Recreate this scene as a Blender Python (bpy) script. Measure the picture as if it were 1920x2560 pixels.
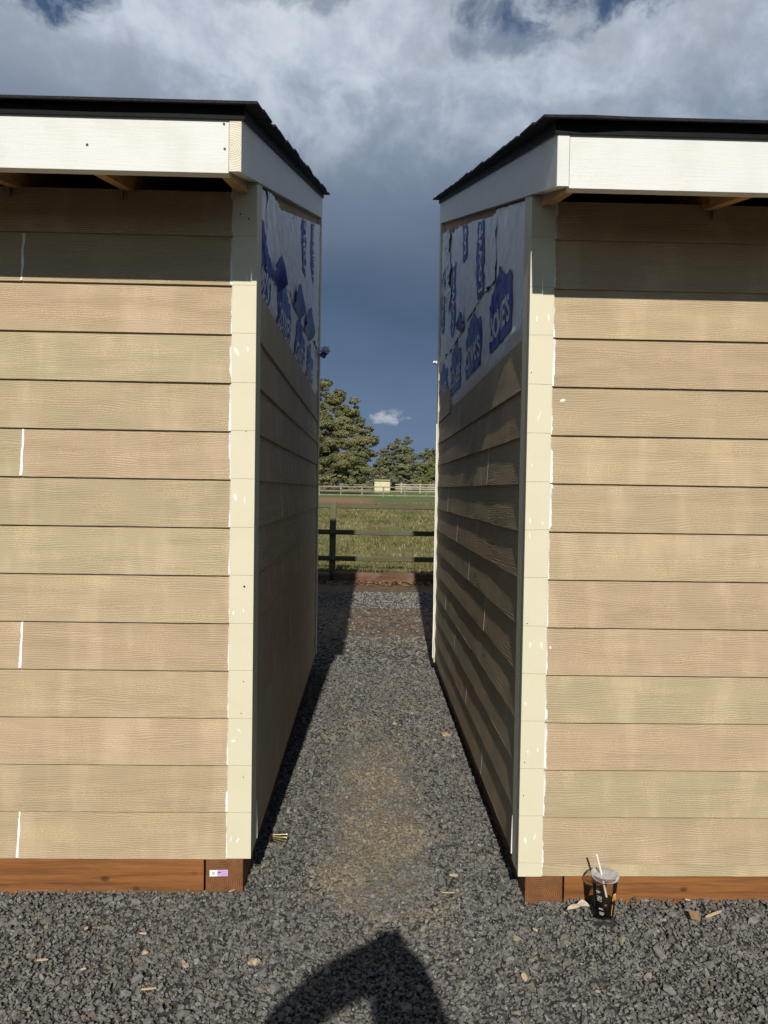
import bpy, bmesh, math, random
import numpy as np
from mathutils import Vector, Matrix, noise as mnoise

for _o in list(bpy.data.objects):
    bpy.data.objects.remove(_o, do_unlink=True)
scene = bpy.context.scene
COL = scene.collection
rad = math.radians

# ------------------------------------------------------------------ camera
EYE = 1.52
PITCH, ROLL, YAW = 0.02922, 0.01527, 0.02319
cam_data = bpy.data.cameras.new('camera')
cam_data.sensor_fit = 'VERTICAL'
cam_data.sensor_height = 36.0
cam_data.lens = 36.0 * 1862.0 / 2560.0
cam_data.clip_start = 0.02
cam_data.clip_end = 5000.0
cam = bpy.data.objects.new('camera', cam_data)
COL.objects.link(cam)
_r = Vector((math.cos(YAW), -math.sin(YAW), 0))
_f = Vector((math.sin(YAW) * math.cos(PITCH), math.cos(YAW) * math.cos(PITCH), -math.sin(PITCH)))
_u = _r.cross(_f)
_r2 = _r * math.cos(ROLL) + _u * math.sin(ROLL)
_u2 = _u * math.cos(ROLL) - _r * math.sin(ROLL)
_m = Matrix(((_r2.x, _u2.x, -_f.x, 0), (_r2.y, _u2.y, -_f.y, 0), (_r2.z, _u2.z, -_f.z, EYE), (0, 0, 0, 1)))
cam.matrix_world = _m
scene.camera = cam
scene.render.resolution_x, scene.render.resolution_y = 768, 1024

# ------------------------------------------------------------------ sun, sky, exposure
SUN_EL, SUN_AZ = 31.0, 2.05            # light travels to +Y, 2.2 degrees towards +X
sun_dir = Vector((math.sin(rad(SUN_AZ)) * math.cos(rad(SUN_EL)), math.cos(rad(SUN_AZ)) * math.cos(rad(SUN_EL)), -math.sin(rad(SUN_EL))))
sun_data = bpy.data.lights.new('sun', 'SUN')
sun_data.energy = 5.0
sun_data.angle = rad(0.53)
sun_data.color = (1.0, 0.95, 0.86)
sun = bpy.data.objects.new('sun', sun_data)
sun.rotation_euler = sun_dir.to_track_quat('-Z', 'Y').to_euler()
sun.location = (0, -20, 15)
COL.objects.link(sun)

scene.view_settings.view_transform = 'Standard'
scene.view_settings.look = 'None'
scene.view_settings.exposure = -0.08
scene.view_settings.gamma = 1.0
scene.view_settings.use_curve_mapping = False
scene.cycles.max_bounces = 7
scene.cycles.diffuse_bounces = 3
scene.cycles.transparent_max_bounces = 12
scene.cycles.use_denoising = True
scene.cycles.use_adaptive_sampling = True
scene.cycles.adaptive_threshold = 0.02
scene.cycles.caustics_reflective = False
scene.cycles.caustics_refractive = False


class NT:
    """small helper round a node tree"""
    def __init__(self, tree):
        self.t = tree
        self.n = tree.nodes
        self.l = tree.links

    def node(self, typ, **kw):
        nd = self.n.new(typ)
        for k, v in kw.items():
            setattr(nd, k, v)
        return nd

    def put(self, sock, v):
        if isinstance(v, bpy.types.NodeSocket):
            self.l.new(v, sock)
        elif v is not None:
            if isinstance(v, (tuple, list)) and sock.type == 'RGBA' and len(v) == 3:
                v = (*v, 1)
            sock.default_value = v

    def math(self, op, a, b=None, c=None, clamp=False):
        nd = self.node('ShaderNodeMath', operation=op, use_clamp=clamp)
        self.put(nd.inputs[0], a)
        self.put(nd.inputs[1], b)
        self.put(nd.inputs[2], c)
        return nd.outputs[0]

    def vmath(self, op, a, b=None, s=None):
        nd = self.node('ShaderNodeVectorMath', operation=op)
        self.put(nd.inputs[0], a)
        self.put(nd.inputs[1], b)
        if s is not None:
            self.put(nd.inputs['Scale'], s)
        return nd.outputs[0]

    def noise(self, vec, scale, detail=4, rough=0.55, dist=0.0, col=False):
        nd = self.node('ShaderNodeTexNoise')
        self.put(nd.inputs['Vector'], vec)
        self.put(nd.inputs['Scale'], scale)
        nd.inputs['Detail'].default_value = detail
        nd.inputs['Roughness'].default_value = rough
        nd.inputs['Distortion'].default_value = dist
        return nd.outputs['Color' if col else 'Fac']

    def ramp(self, fac, stops, interp='LINEAR'):
        nd = self.node('ShaderNodeValToRGB')
        nd.color_ramp.interpolation = interp
        el = nd.color_ramp.elements
        while len(el) < len(stops):
            el.new(0.5)
        for e, (p, c) in zip(el, stops):
            e.position = p
            e.color = (*c, 1) if len(c) == 3 else c
        self.put(nd.inputs[0], fac)
        return nd.outputs[0]

    def mix(self, fac, a, b, blend='MIX'):
        nd = self.node('ShaderNodeMix', data_type='RGBA', blend_type=blend)
        self.put(nd.inputs[0], fac)
        self.put(nd.inputs[6], a)
        self.put(nd.inputs[7], b)
        return nd.outputs[2]

    def remap(self, v, a, b, c=0.0, d=1.0, smooth=True):
        nd = self.node('ShaderNodeMapRange', interpolation_type='SMOOTHSTEP' if smooth else 'LINEAR')
        self.put(nd.inputs[0], v)
        for i, q in zip((1, 2, 3, 4), (a, b, c, d)):
            self.put(nd.inputs[i], q)
        return nd.outputs[0]

    def sep(self, v):
        nd = self.node('ShaderNodeSeparateXYZ')
        self.put(nd.inputs[0], v)
        return nd.outputs

    def comb(self, x, y, z):
        nd = self.node('ShaderNodeCombineXYZ')
        for i, q in enumerate((x, y, z)):
            self.put(nd.inputs[i], q)
        return nd.outputs[0]

    def bump(self, h, dist, strength=1.0, normal=None):
        nd = self.node('ShaderNodeBump')
        self.put(nd.inputs['Height'], h)
        nd.inputs['Distance'].default_value = dist
        nd.inputs['Strength'].default_value = strength
        if normal is not None:
            self.put(nd.inputs['Normal'], normal)
        return nd.outputs[0]


# world: physical sky with a procedural cloud deck in world directions
world = bpy.data.worlds.new('World')
scene.world = world
world.use_nodes = True
w = NT(world.node_tree)
w.n.clear()
SKY_K = 0.065
HOLE_SHIFT = (0.55, 7.9, 1.0)
GAPS = [(-23.2, 30.8, 3.0, 1.3, 1.0), (-6.0, 33.2, 5.0, 1.0, 0.6), (16.0, 32.4, 7.0, 1.3, 1.0), (10.5, 30.6, 4.0, 0.9, 0.6), (-38.0, 31.0, 5.0, 3.0, 0.9), (36.0, 33.0, 6.0, 3.0, 0.9)]
sky = w.node('ShaderNodeTexSky', sky_type='NISHITA')
sky.sun_disc = False
sky.sun_elevation = rad(SUN_EL)
sky.sun_rotation = rad(180.0 + SUN_AZ)
sky.altitude = 900
sky.dust_density = 0.15
sky.ozone_density = 3.0
dirv = w.node('ShaderNodeTexCoord').outputs['Generated']
dx, dy, dz = w.sep(dirv)
el = w.math('ARCSINE', w.math('MINIMUM', w.math('MAXIMUM', dz, -1.0), 1.0))
el = w.math('MULTIPLY', el, 180.0 / math.pi)                       # elevation in degrees
az = w.math('MULTIPLY', w.math('ARCTAN2', dx, dy), 180.0 / math.pi)
warp = w.noise(dirv, 2.6, 2, 0.5)
soft = w.noise(w.vmath('MULTIPLY', dirv, (4.5, 4.5, 9.0)), 1.0, 4, 0.5)
elw = w.math('ADD', el, w.math('MULTIPLY', w.math('SUBTRACT', warp, 0.5), 9.0))
elw = w.math('ADD', elw, w.math('MULTIPLY', w.math('SUBTRACT', soft, 0.5), 7.0))
base = w.ramp(w.math('DIVIDE', elw, 60.0), [
    (0.00, (0.160, 0.235, 0.360)), (0.09, (0.138, 0.207, 0.325)), (0.165, (0.100, 0.159, 0.262)),
    (0.225, (0.078, 0.126, 0.214)), (0.275, (0.108, 0.152, 0.235)), (0.345, (0.170, 0.222, 0.308)),
    (0.42, (0.265, 0.325, 0.420)), (0.50, (0.430, 0.485, 0.570)), (1.0, (0.380, 0.430, 0.510))])
# billows: light tops and grey hollows, fading into the flat rain-grey bank below
puff = w.noise(w.vmath('MULTIPLY', dirv, (1.0, 1.0, 1.5)), 5.2, 6, 0.56, 0.2)
puff2 = w.noise(w.vmath('ADD', dirv, (3.1, 1.7, 0.4)), 17.0, 6, 0.62, 0.3)
pp = w.math('ADD', w.math('MULTIPLY', puff, 0.62), w.math('MULTIPLY', puff2, 0.38))
high = w.remap(elw, 19.0, 29.0)
lum = w.remap(pp, 0.40, 0.60, 0.88, 1.28)
lum = w.math('ADD', w.math('MULTIPLY', w.math('SUBTRACT', lum, 1.0), high), 1.0)
cloud = w.mix(1.0, base, w.comb(lum, lum, lum), 'MULTIPLY')
cloud = w.mix(w.math('MULTIPLY', w.remap(pp, 0.50, 0.68, 0.0, 0.75), high), cloud, (0.70, 0.74, 0.80))
# openings to blue: a few ragged ones in the deck ahead, wide ones overhead
hole = w.noise(w.vmath('ADD', dirv, HOLE_SHIFT), 4.2, 4, 0.55, 0.2)
hole_h = w.remap(el, 36.0, 75.0, -0.30, 0.34)
cover = w.remap(w.math('SUBTRACT', hole, hole_h), 0.30, 0.42)
rag = w.noise(w.vmath('ADD', dirv, (1.0, 2.0, 0.3)), 17.0, 6, 0.62, 0.4)
for (ga, ge, ra_, re_, k) in GAPS:
    a_ = w.math('DIVIDE', w.math('SUBTRACT', az, ga), ra_)
    e_ = w.math('DIVIDE', w.math('SUBTRACT', el, ge), re_)
    g_ = w.math('ADD', w.math('MULTIPLY', a_, a_), w.math('MULTIPLY', e_, e_))
    g_ = w.math('ADD', g_, w.math('MULTIPLY', w.math('SUBTRACT', rag, 0.5), 10.0))
    cover = w.math('MULTIPLY', cover, w.remap(g_, -0.6, 2.2, 1.0 - k, 1.0))
# the storm bank lies ahead; behind the viewer, where the sun stands, the sky is open
behind = w.remap(dy, -0.55, 0.05, 0.10, 1.0)
cover = w.math('MULTIPLY', cover, behind)
# one small bright cloud low over the trees
q1 = w.noise(w.vmath('MULTIPLY', dirv, (1, 1, 1.8)), 34.0, 5, 0.62)
da = w.math('DIVIDE', w.math('SUBTRACT', az, 1.55), 1.5)
de = w.math('DIVIDE', w.math('SUBTRACT', el, 5.65), 0.62)
d2 = w.math('ADD', w.math('MULTIPLY', da, da), w.math('MULTIPLY', de, de))
d2 = w.math('ADD', d2, w.math('MULTIPLY', w.math('SUBTRACT', q1, 0.5), 5.5))
small = w.remap(d2, 1.1, -0.3)
cloud = w.mix(w.math('MULTIPLY', small, 0.9), cloud, (0.50, 0.53, 0.58))
cloud_k = w.vmath('SCALE', cloud, None, 1.0 / SKY_K)
skyc = w.mix(cover, sky.outputs[0], cloud_k)
bg = w.node('ShaderNodeBackground')
w.put(bg.inputs['Color'], skyc)
bg.inputs['Strength'].default_value = SKY_K
wo = w.node('ShaderNodeOutputWorld')
w.l.new(bg.outputs[0], wo.inputs['Surface'])

# ------------------------------------------------------------------ helpers
def tag(o, label=None, cat=None, group=None, kind=None):
    if label: o['label'] = label
    if cat: o['category'] = cat
    if group: o['group'] = group
    if kind: o['kind'] = kind
    return o


def empty(name, loc=(0, 0, 0)):
    o = bpy.data.objects.new(name, None)
    o.empty_display_size = 0.1
    o.location = loc
    COL.objects.link(o)
    return o


def link(name, me, mat=None, parent=None, loc=None, rotz=None, color=None):
    o = bpy.data.objects.new(name, me)
    if mat is not None and len(me.materials) == 0:
        me.materials.append(mat)
    COL.objects.link(o)
    if loc is not None: o.location = loc
    if rotz is not None: o.rotation_euler = (0, 0, rotz)
    if color is not None: o.color = (*color, 1)
    if parent is not None:
        o.parent = parent
    return o


class MB:
    """collects faces, builds one mesh"""
    def __init__(self):
        self.v, self.f, self.s = [], [], []

    def add(self, vs, fs, smooth=False):
        b = len(self.v)
        self.v += [tuple(p) for p in vs]
        self.f += [tuple(i + b for i in f) for f in fs]
        self.s += [smooth] * len(fs)
        return self

    def box(self, a, b, jit=0.0):
        x0, y0, z0 = a
        x1, y1, z1 = b
        vs = [(x0, y0, z0), (x1, y0, z0), (x1, y1, z0), (x0, y1, z0), (x0, y0, z1), (x1, y0, z1), (x1, y1, z1), (x0, y1, z1)]
        if jit:
            vs = [tuple(c + random.uniform(-jit, jit) for c in p) for p in vs]
        return self.add(vs, [(0, 3, 2, 1), (4, 5, 6, 7), (0, 1, 5, 4), (1, 2, 6, 5), (2, 3, 7, 6), (3, 0, 4, 7)])

    def bbox(self, a, b, c=0.004):
        """box with chamfered edges"""
        bm = bmesh.new()
        bmesh.ops.create_cube(bm, size=1.0)
        for v in bm.verts:
            v.co = Vector([(a[i] + b[i]) / 2 + v.co[i] * (b[i] - a[i]) for i in range(3)])
        bmesh.ops.bevel(bm, geom=list(bm.edges), offset=c, segments=2, affect='EDGES', profile=0.6)
        bm.verts.index_update()
        self.add([v.co[:] for v in bm.verts], [[v.index for v in f.verts] for f in bm.faces])
        bm.free()
        return self

    def prism(self, poly, axis, a, b):
        """polygon (list of 2D) extruded along axis between a and b; poly coords are the two other axes in order"""
        def P(p, t):
            q = list(p)
            q.insert(axis, t)
            return q
        n = len(poly)
        vs = [P(p, a) for p in poly] + [P(p, b) for p in poly]
        fs = [tuple(range(n)), tuple(range(2 * n - 1, n - 1, -1))]
        fs += [(i, n + i, n + (i + 1) % n, (i + 1) % n) for i in range(n)]
        return self.add(vs, fs)

    def tube(self, pts, rs, seg=8, smooth=True, cap=True):
        pts = [Vector(p) for p in pts]
        vs, fs = [], []
        up = Vector((0.12, 0.31, 0.94)).normalized()
        for i, p in enumerate(pts):
            d = (pts[min(i + 1, len(pts) - 1)] - pts[max(i - 1, 0)]).normalized()
            s = d.cross(up)
            if s.length < 1e-3: s = d.cross(Vector((1, 0, 0)))
            s.normalize()
            t = s.cross(d)
            r = rs[i] if isinstance(rs, (list, tuple)) else rs
            for k in range(seg):
                a = 2 * math.pi * k / seg
                vs.append(p + (s * math.cos(a) + t * math.sin(a)) * r)
        for i in range(len(pts) - 1):
            for k in range(seg):
                k2 = (k + 1) % seg
                fs.append((i * seg + k, i * seg + k2, (i + 1) * seg + k2, (i + 1) * seg + k))
        self.add(vs, fs, smooth)
        if cap:
            n = len(pts) - 1
            self.add([vs[k] for k in range(seg)], [tuple(range(seg - 1, -1, -1))])
            self.add([vs[n * seg + k] for k in range(seg)], [tuple(range(seg))])
        return self

    def lathe(self, prof, c, seg=32, smooth=True):
        vs, fs = [], []
        for r, z in prof:
            for k in range(seg):
                a = 2 * math.pi * k / seg
                vs.append((c[0] + r * math.cos(a), c[1] + r * math.sin(a), c[2] + z))
        for i in range(len(prof) - 1):
            for k in range(seg):
                k2 = (k + 1) % seg
                fs.append((i * seg + k, i * seg + k2, (i + 1) * seg + k2, (i + 1) * seg + k))
        return self.add(vs, fs, smooth)

    def mesh(self, name, mat=None):
        me = bpy.data.meshes.new(name)
        me.from_pydata(self.v, [], self.f)
        me.polygons.foreach_set('use_smooth', self.s)
        if mat is not None: me.materials.append(mat)
        me.update()
        return me

    def build(self, name, mat, parent=None, **kw):
        bm = bmesh.new()
        me = self.mesh(name)
        bm.from_mesh(me)
        bmesh.ops.recalc_face_normals(bm, faces=bm.faces)
        bm.to_mesh(me)
        bm.free()
        return link(name, me, mat, parent, **kw)


def sstep(a, b, x):
    t = min(1.0, max(0.0, (x - a) / (b - a)))
    return t * t * (3 - 2 * t)


def n1(x, y=0.0, z=0.0):
    return mnoise.noise((x, y, z))
# ------------------------------------------------------------------ materials
def new_mat(name):
    m = bpy.data.materials.new(name)
    m.use_nodes = True
    t = NT(m.node_tree)
    t.n.clear()
    b = t.node('ShaderNodeBsdfPrincipled')
    o = t.node('ShaderNodeOutputMaterial')
    t.l.new(b.outputs[0], o.inputs['Surface'])
    b.inputs['Specular IOR Level'].default_value = 0.35
    return m, t, b


def objco(t):
    return t.node('ShaderNodeTexCoord').outputs['Object']


def rand_shift(t, v, k=37.0):
    info = t.node('ShaderNodeObjectInfo')
    r = info.outputs['Random']
    off = t.comb(t.math('MULTIPLY', r, k), t.math('MULTIPLY', r, k * 1.7), t.math('MULTIPLY', r, k * 0.6))
    return t.vmath('ADD', v, off), info


def siding_mat(name='siding_paint', bd=0.0013):
    """painted lap siding with embossed cedar grain; tint from the object colour"""
    m, t, b = new_mat(name)
    co = objco(t)
    v, info = rand_shift(t, co)
    x, y, z = t.sep(v)
    low = t.noise(t.comb(t.math('MULTIPLY', x, 1.5), 0.0, t.math('MULTIPLY', z, 8.0)), 1.0, 3, 0.5)
    mid = t.noise(t.comb(t.math('MULTIPLY', x, 7.0), 4.0, t.math('MULTIPLY', z, 22.0)), 1.0, 3, 0.55)
    ph = t.math('ADD', t.math('MULTIPLY', z, 900.0), t.math('MULTIPLY', low, 62.0))
    ph = t.math('ADD', ph, t.math('MULTIPLY', mid, 14.0))
    ridge = t.math('MULTIPLY_ADD', t.math('SINE', ph), 0.5, 0.5)
    fine = t.noise(t.comb(t.math('MULTIPLY', x, 60.0), 1.0, t.math('MULTIPLY', z, 420.0)), 1.0, 3, 0.65)
    patch = t.noise(t.comb(t.math('MULTIPLY', x, 3.2), 8.0, t.math('MULTIPLY', z, 14.0)), 1.0, 2, 0.5)
    amp = t.remap(patch, 0.34, 0.62, 0.25, 1.0)
    h = t.math('ADD', t.math('MULTIPLY', t.math('MULTIPLY', ridge, amp), 0.8), t.math('MULTIPLY', fine, 0.75))
    tint = info.outputs['Color']
    # sprayed paint: thin and thick passes, slightly paler streaks and speckle on the ridges
    streak = t.noise(t.comb(t.math('MULTIPLY', x, 5.5), 2.0, t.math('MULTIPLY', z, 1.6)), 1.0, 3, 0.6)
    c = t.mix(t.remap(streak, 0.47, 0.66, 0.0, 0.65), tint, t.mix(1.0, tint, (1.24, 1.24, 1.30), 'MULTIPLY'))
    speck = t.noise(t.comb(t.math('MULTIPLY', x, 130.0), 5.0, t.math('MULTIPLY', z, 260.0)), 1.0, 2, 0.6)
    spz = t.noise(t.comb(t.math('MULTIPLY', x, 4.0), 6.0, t.math('MULTIPLY', z, 18.0)), 1.0, 2, 0.5)
    sp = t.math('MULTIPLY', t.remap(speck, 0.46, 0.62), t.remap(spz, 0.42, 0.62, 0.08, 0.75))
    c = t.mix(sp, c, t.mix(1.0, c, (1.30, 1.27, 1.20), 'MULTIPLY'))
    c = t.mix(t.math('MULTIPLY', t.math('SUBTRACT', 1.0, ridge), t.math('MULTIPLY', amp, 0.20)), c, t.mix(1.0, c, (0.78, 0.76, 0.72), 'MULTIPLY'))
    t.put(b.inputs['Base Color'], c)
    b.inputs['Roughness'].default_value = 0.62
    b.inputs['Specular IOR Level'].default_value = 0.25
    t.put(b.inputs['Normal'], t.bump(h, bd, 1.0))
    return m


def trim_mat(name, col, bumpd=0.0007, dirt=0.25, axis='z'):
    """painted rough-sawn board, grain along local axis"""
    m, t, b = new_mat(name)
    v, info = rand_shift(t, objco(t))
    x, y, z = t.sep(v)
    s = {'x': (9, 150, 150), 'y': (150, 9, 150), 'z': (150, 150, 9)}[axis]
    g = t.noise(t.comb(t.math('MULTIPLY', x, s[0]), t.math('MULTIPLY', y, s[1]), t.math('MULTIPLY', z, s[2])), 1.0, 4, 0.65)
    pit = t.noise(v, 210.0, 3, 0.7)
    h = t.math('ADD', t.math('MULTIPLY', g, 0.7), t.math('MULTIPLY', pit, 0.6))
    big = t.noise(v, 7.0, 4, 0.6)
    c = t.mix(t.remap(big, 0.40, 0.72, 0.0, dirt), col, tuple(k * q for k, q in zip(col, (0.88, 0.87, 0.82))))
    dots = t.noise(v, 330.0, 2, 0.6)
    zone = t.noise(v, 9.0, 2, 0.5)
    dd = t.math('MULTIPLY', t.remap(dots, 0.665, 0.71), t.remap(zone, 0.50, 0.62))
    c = t.mix(t.math('MULTIPLY', dd, 0.55), c, (0.24, 0.20, 0.12))
    t.put(b.inputs['Base Color'], c)
    b.inputs['Roughness'].default_value = 0.6
    t.put(b.inputs['Normal'], t.bump(h, bumpd, 1.0))
    return m


def wood_mat(name, c1, c2, axis='x', rough=0.7, knots=True, ring=False, weather=None):
    m, t, b = new_mat(name)
    v, info = rand_shift(t, objco(t), 11.0)
    x, y, z = t.sep(v)
    if ring:                                     # end grain
        q = t.node('ShaderNodeTexCoord').outputs['Object']
        qx, qy, qz = t.sep(q)
        d = t.math('SQRT', t.math('ADD', t.math('POWER', t.math('ADD', qx, 0.01), 2.0), t.math('POWER', t.math('ADD', qz, 0.03), 2.0)))
        d = t.math('ADD', d, t.math('MULTIPLY', t.noise(v, 18.0, 3, 0.6), 0.012))
        f = t.math('MULTIPLY_ADD', t.math('SINE', t.math('MULTIPLY', d, 900.0)), 0.5, 0.5)
        f = t.math('ADD', t.math('MULTIPLY', f, 0.35), t.math('MULTIPLY', t.noise(v, 26.0, 5, 0.7), 0.65))
    else:
        lo, hi = 2.2, 34.0
        s = {'x': (lo, hi, hi), 'y': (hi, lo, hi), 'z': (hi, hi, lo)}[axis]
        sv = t.comb(t.math('MULTIPLY', x, s[0]), t.math('MULTIPLY', y, s[1]), t.math('MULTIPLY', z, s[2]))
        f = t.noise(sv, 1.0, 6, 0.62, 0.6)
        fine = t.noise(t.vmath('MULTIPLY', sv, (5.0, 5.0, 5.0)), 1.0, 3, 0.7)
        f = t.math('ADD', t.math('MULTIPLY', f, 0.75), t.math('MULTIPLY', fine, 0.25))
    c = t.ramp(f, [(0.30, c1), (0.62, c2)])
    if knots and not ring:
        vo = t.node('ShaderNodeTexVoronoi')
        vo.inputs['Scale'].default_value = 1.0
        kk = {'x': (5.5, 9.0, 9.0), 'y': (9.0, 5.5, 9.0), 'z': (9.0, 9.0, 5.5)}[axis]
        t.put(vo.inputs['Vector'], t.comb(t.math('MULTIPLY', x, kk[0]), t.math('MULTIPLY', y, kk[1]), t.math('MULTIPLY', z, kk[2])))
        vd = t.math('ADD', vo.outputs['Distance'], t.math('MULTIPLY', t.math('SUBTRACT', t.noise(v, 60.0, 2), 0.5), 0.06))
        c = t.mix(t.remap(vd, 0.13, 0.05, 0.0, 0.75), c, tuple(k * 0.38 for k in c1))
    if weather:
        big = t.noise(v, 3.5, 5, 0.65)
        c = t.mix(t.remap(big, 0.45, 0.68, 0.0, 0.8), c, weather)
    t.put(b.inputs['Base Color'], c)
    b.inputs['Roughness'].default_value = rough
    t.put(b.inputs['Normal'], t.bump(f, 0.0016, 0.8))
    return m


def plain_mat(name, col, rough=0.6, metal=0.0, var=0.12, scale=40.0, bumpd=0.0005, spec=0.35):
    m, t, b = new_mat(name)
    v, info = rand_shift(t, objco(t), 5.0)
    n = t.noise(v, scale, 4, 0.6)
    t.put(b.inputs['Base Color'], t.mix(t.remap(n, 0.35, 0.68, 0.0, 1.0), tuple(c * (1 - var) for c in col), tuple(min(1, c * (1 + var)) for c in col)))
    b.inputs['Roughness'].default_value = rough
    b.inputs['Metallic'].default_value = metal
    b.inputs['Specular IOR Level'].default_value = spec
    if bumpd:
        t.put(b.inputs['Normal'], t.bump(n, bumpd, 0.7))
    return m


M = {}
M['siding'] = siding_mat()
M['siding_ridged'] = siding_mat('siding_paint_deep_grain', 0.0004)
CREAM = (0.62, 0.572, 0.418)
M['trim'] = trim_mat('cream_trim_paint', CREAM)
M['white_board'] = trim_mat('white_fascia_paint', (0.655, 0.655, 0.625), 0.0012, 0.6, 'x')
M['white_rake'] = trim_mat('white_rake_paint', (0.67, 0.67, 0.64), 0.0010, 0.45, 'y')
M['side_trim'] = trim_mat('rough_side_trim_paint', CREAM, 0.0045)
M['endgrain'] = wood_mat('fascia_end_grain', (0.52, 0.44, 0.32), (0.70, 0.66, 0.54), ring=True, rough=0.7)
M['stain'] = wood_mat('red_stained_timber', (0.085, 0.030, 0.008), (0.270, 0.108, 0.030), 'x', 0.65)
M['stain_end'] = wood_mat('stained_end_grain', (0.075, 0.034, 0.013), (0.215, 0.088, 0.030), ring=True, rough=0.7)
M['rafter'] = wood_mat('rafter_wood', (0.34, 0.19, 0.075), (0.52, 0.32, 0.15), 'y', 0.7)
M['osb'] = wood_mat('sheathing_wood', (0.24, 0.15, 0.075), (0.40, 0.27, 0.15), 'y', 0.8, knots=False)
M['black_metal'] = plain_mat('black_drip_edge', (0.006, 0.006, 0.0065), 0.65, 0.0, 0.15, 30, 0.0002, 0.12)
M['shingle'] = plain_mat('black_asphalt_shingle', (0.028, 0.028, 0.030), 0.9, 0.0, 0.55, 260, 0.0012, 0.2)
M['caulk'] = plain_mat('white_caulk', (0.80, 0.80, 0.78), 0.45, 0.0, 0.04, 60, 0.0006, 0.4)
M['dab'] = plain_mat('white_paint_dab', (0.74, 0.72, 0.63), 0.5, 0.0, 0.03, 60, 0.0003, 0.4)
M['pencil'] = plain_mat('faint_scribe_line', (0.36, 0.31, 0.19), 0.8, 0.0, 0.2, 60, 0.0, 0.2)
M['nail'] = plain_mat('dark_nail_head', (0.03, 0.028, 0.025), 0.5, 0.5, 0.2, 90, 0.0)
M['galv'] = plain_mat('dull_galvanised_steel', (0.30, 0.27, 0.23), 0.5, 0.7, 0.2, 90, 0.0003)


def wrap_mat():
    m, t, b = new_mat('white_house_wrap')
    v = t.node('ShaderNodeNewGeometry').outputs['Position']
    n = t.noise(t.vmath('MULTIPLY', v, (30, 22, 9)), 1.0, 4, 0.6)
    f = t.noise(v, 140.0, 3, 0.6)
    t.put(b.inputs['Base Color'], t.mix(t.remap(n, 0.35, 0.7), (0.74, 0.74, 0.75), (0.84, 0.84, 0.85)))
    b.inputs['Roughness'].default_value = 0.42
    b.inputs['Specular IOR Level'].default_value = 0.5
    t.put(b.inputs['Normal'], t.bump(t.math('ADD', n, t.math('MULTIPLY', f, 0.25)), 0.006, 0.8))
    return m


M['wrap'] = wrap_mat()
M['print_blue'] = plain_mat('blue_wrap_print', (0.030, 0.052, 0.300), 0.42, 0.0, 0.18, 18, 0.001, 0.45)
M['print_white'] = plain_mat('white_wrap_lettering', (0.72, 0.72, 0.74), 0.42, 0.0, 0.08, 18, 0.001, 0.45)


def gravel_mat():
    m, t, b = new_mat('crushed_basalt_gravel')
    at = t.node('ShaderNodeAttribute', attribute_name='Col')
    v = t.node('ShaderNodeNewGeometry').outputs['Position']
    n = t.noise(v, 260.0, 4, 0.65)
    n2 = t.noise(v, 90.0, 3, 0.6)
    c = t.mix(1.0, at.outputs['Color'], t.ramp(n2, [(0.3, (0.78, 0.78, 0.78)), (0.7, (1.22, 1.21, 1.18))]), 'MULTIPLY')
    t.put(b.inputs['Base Color'], c)
    b.inputs['Roughness'].default_value = 0.86
    b.inputs['Specular IOR Level'].default_value = 0.2
    t.put(b.inputs['Normal'], t.bump(n, 0.0012, 0.8))
    return m


M['gravel'] = gravel_mat()


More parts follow.
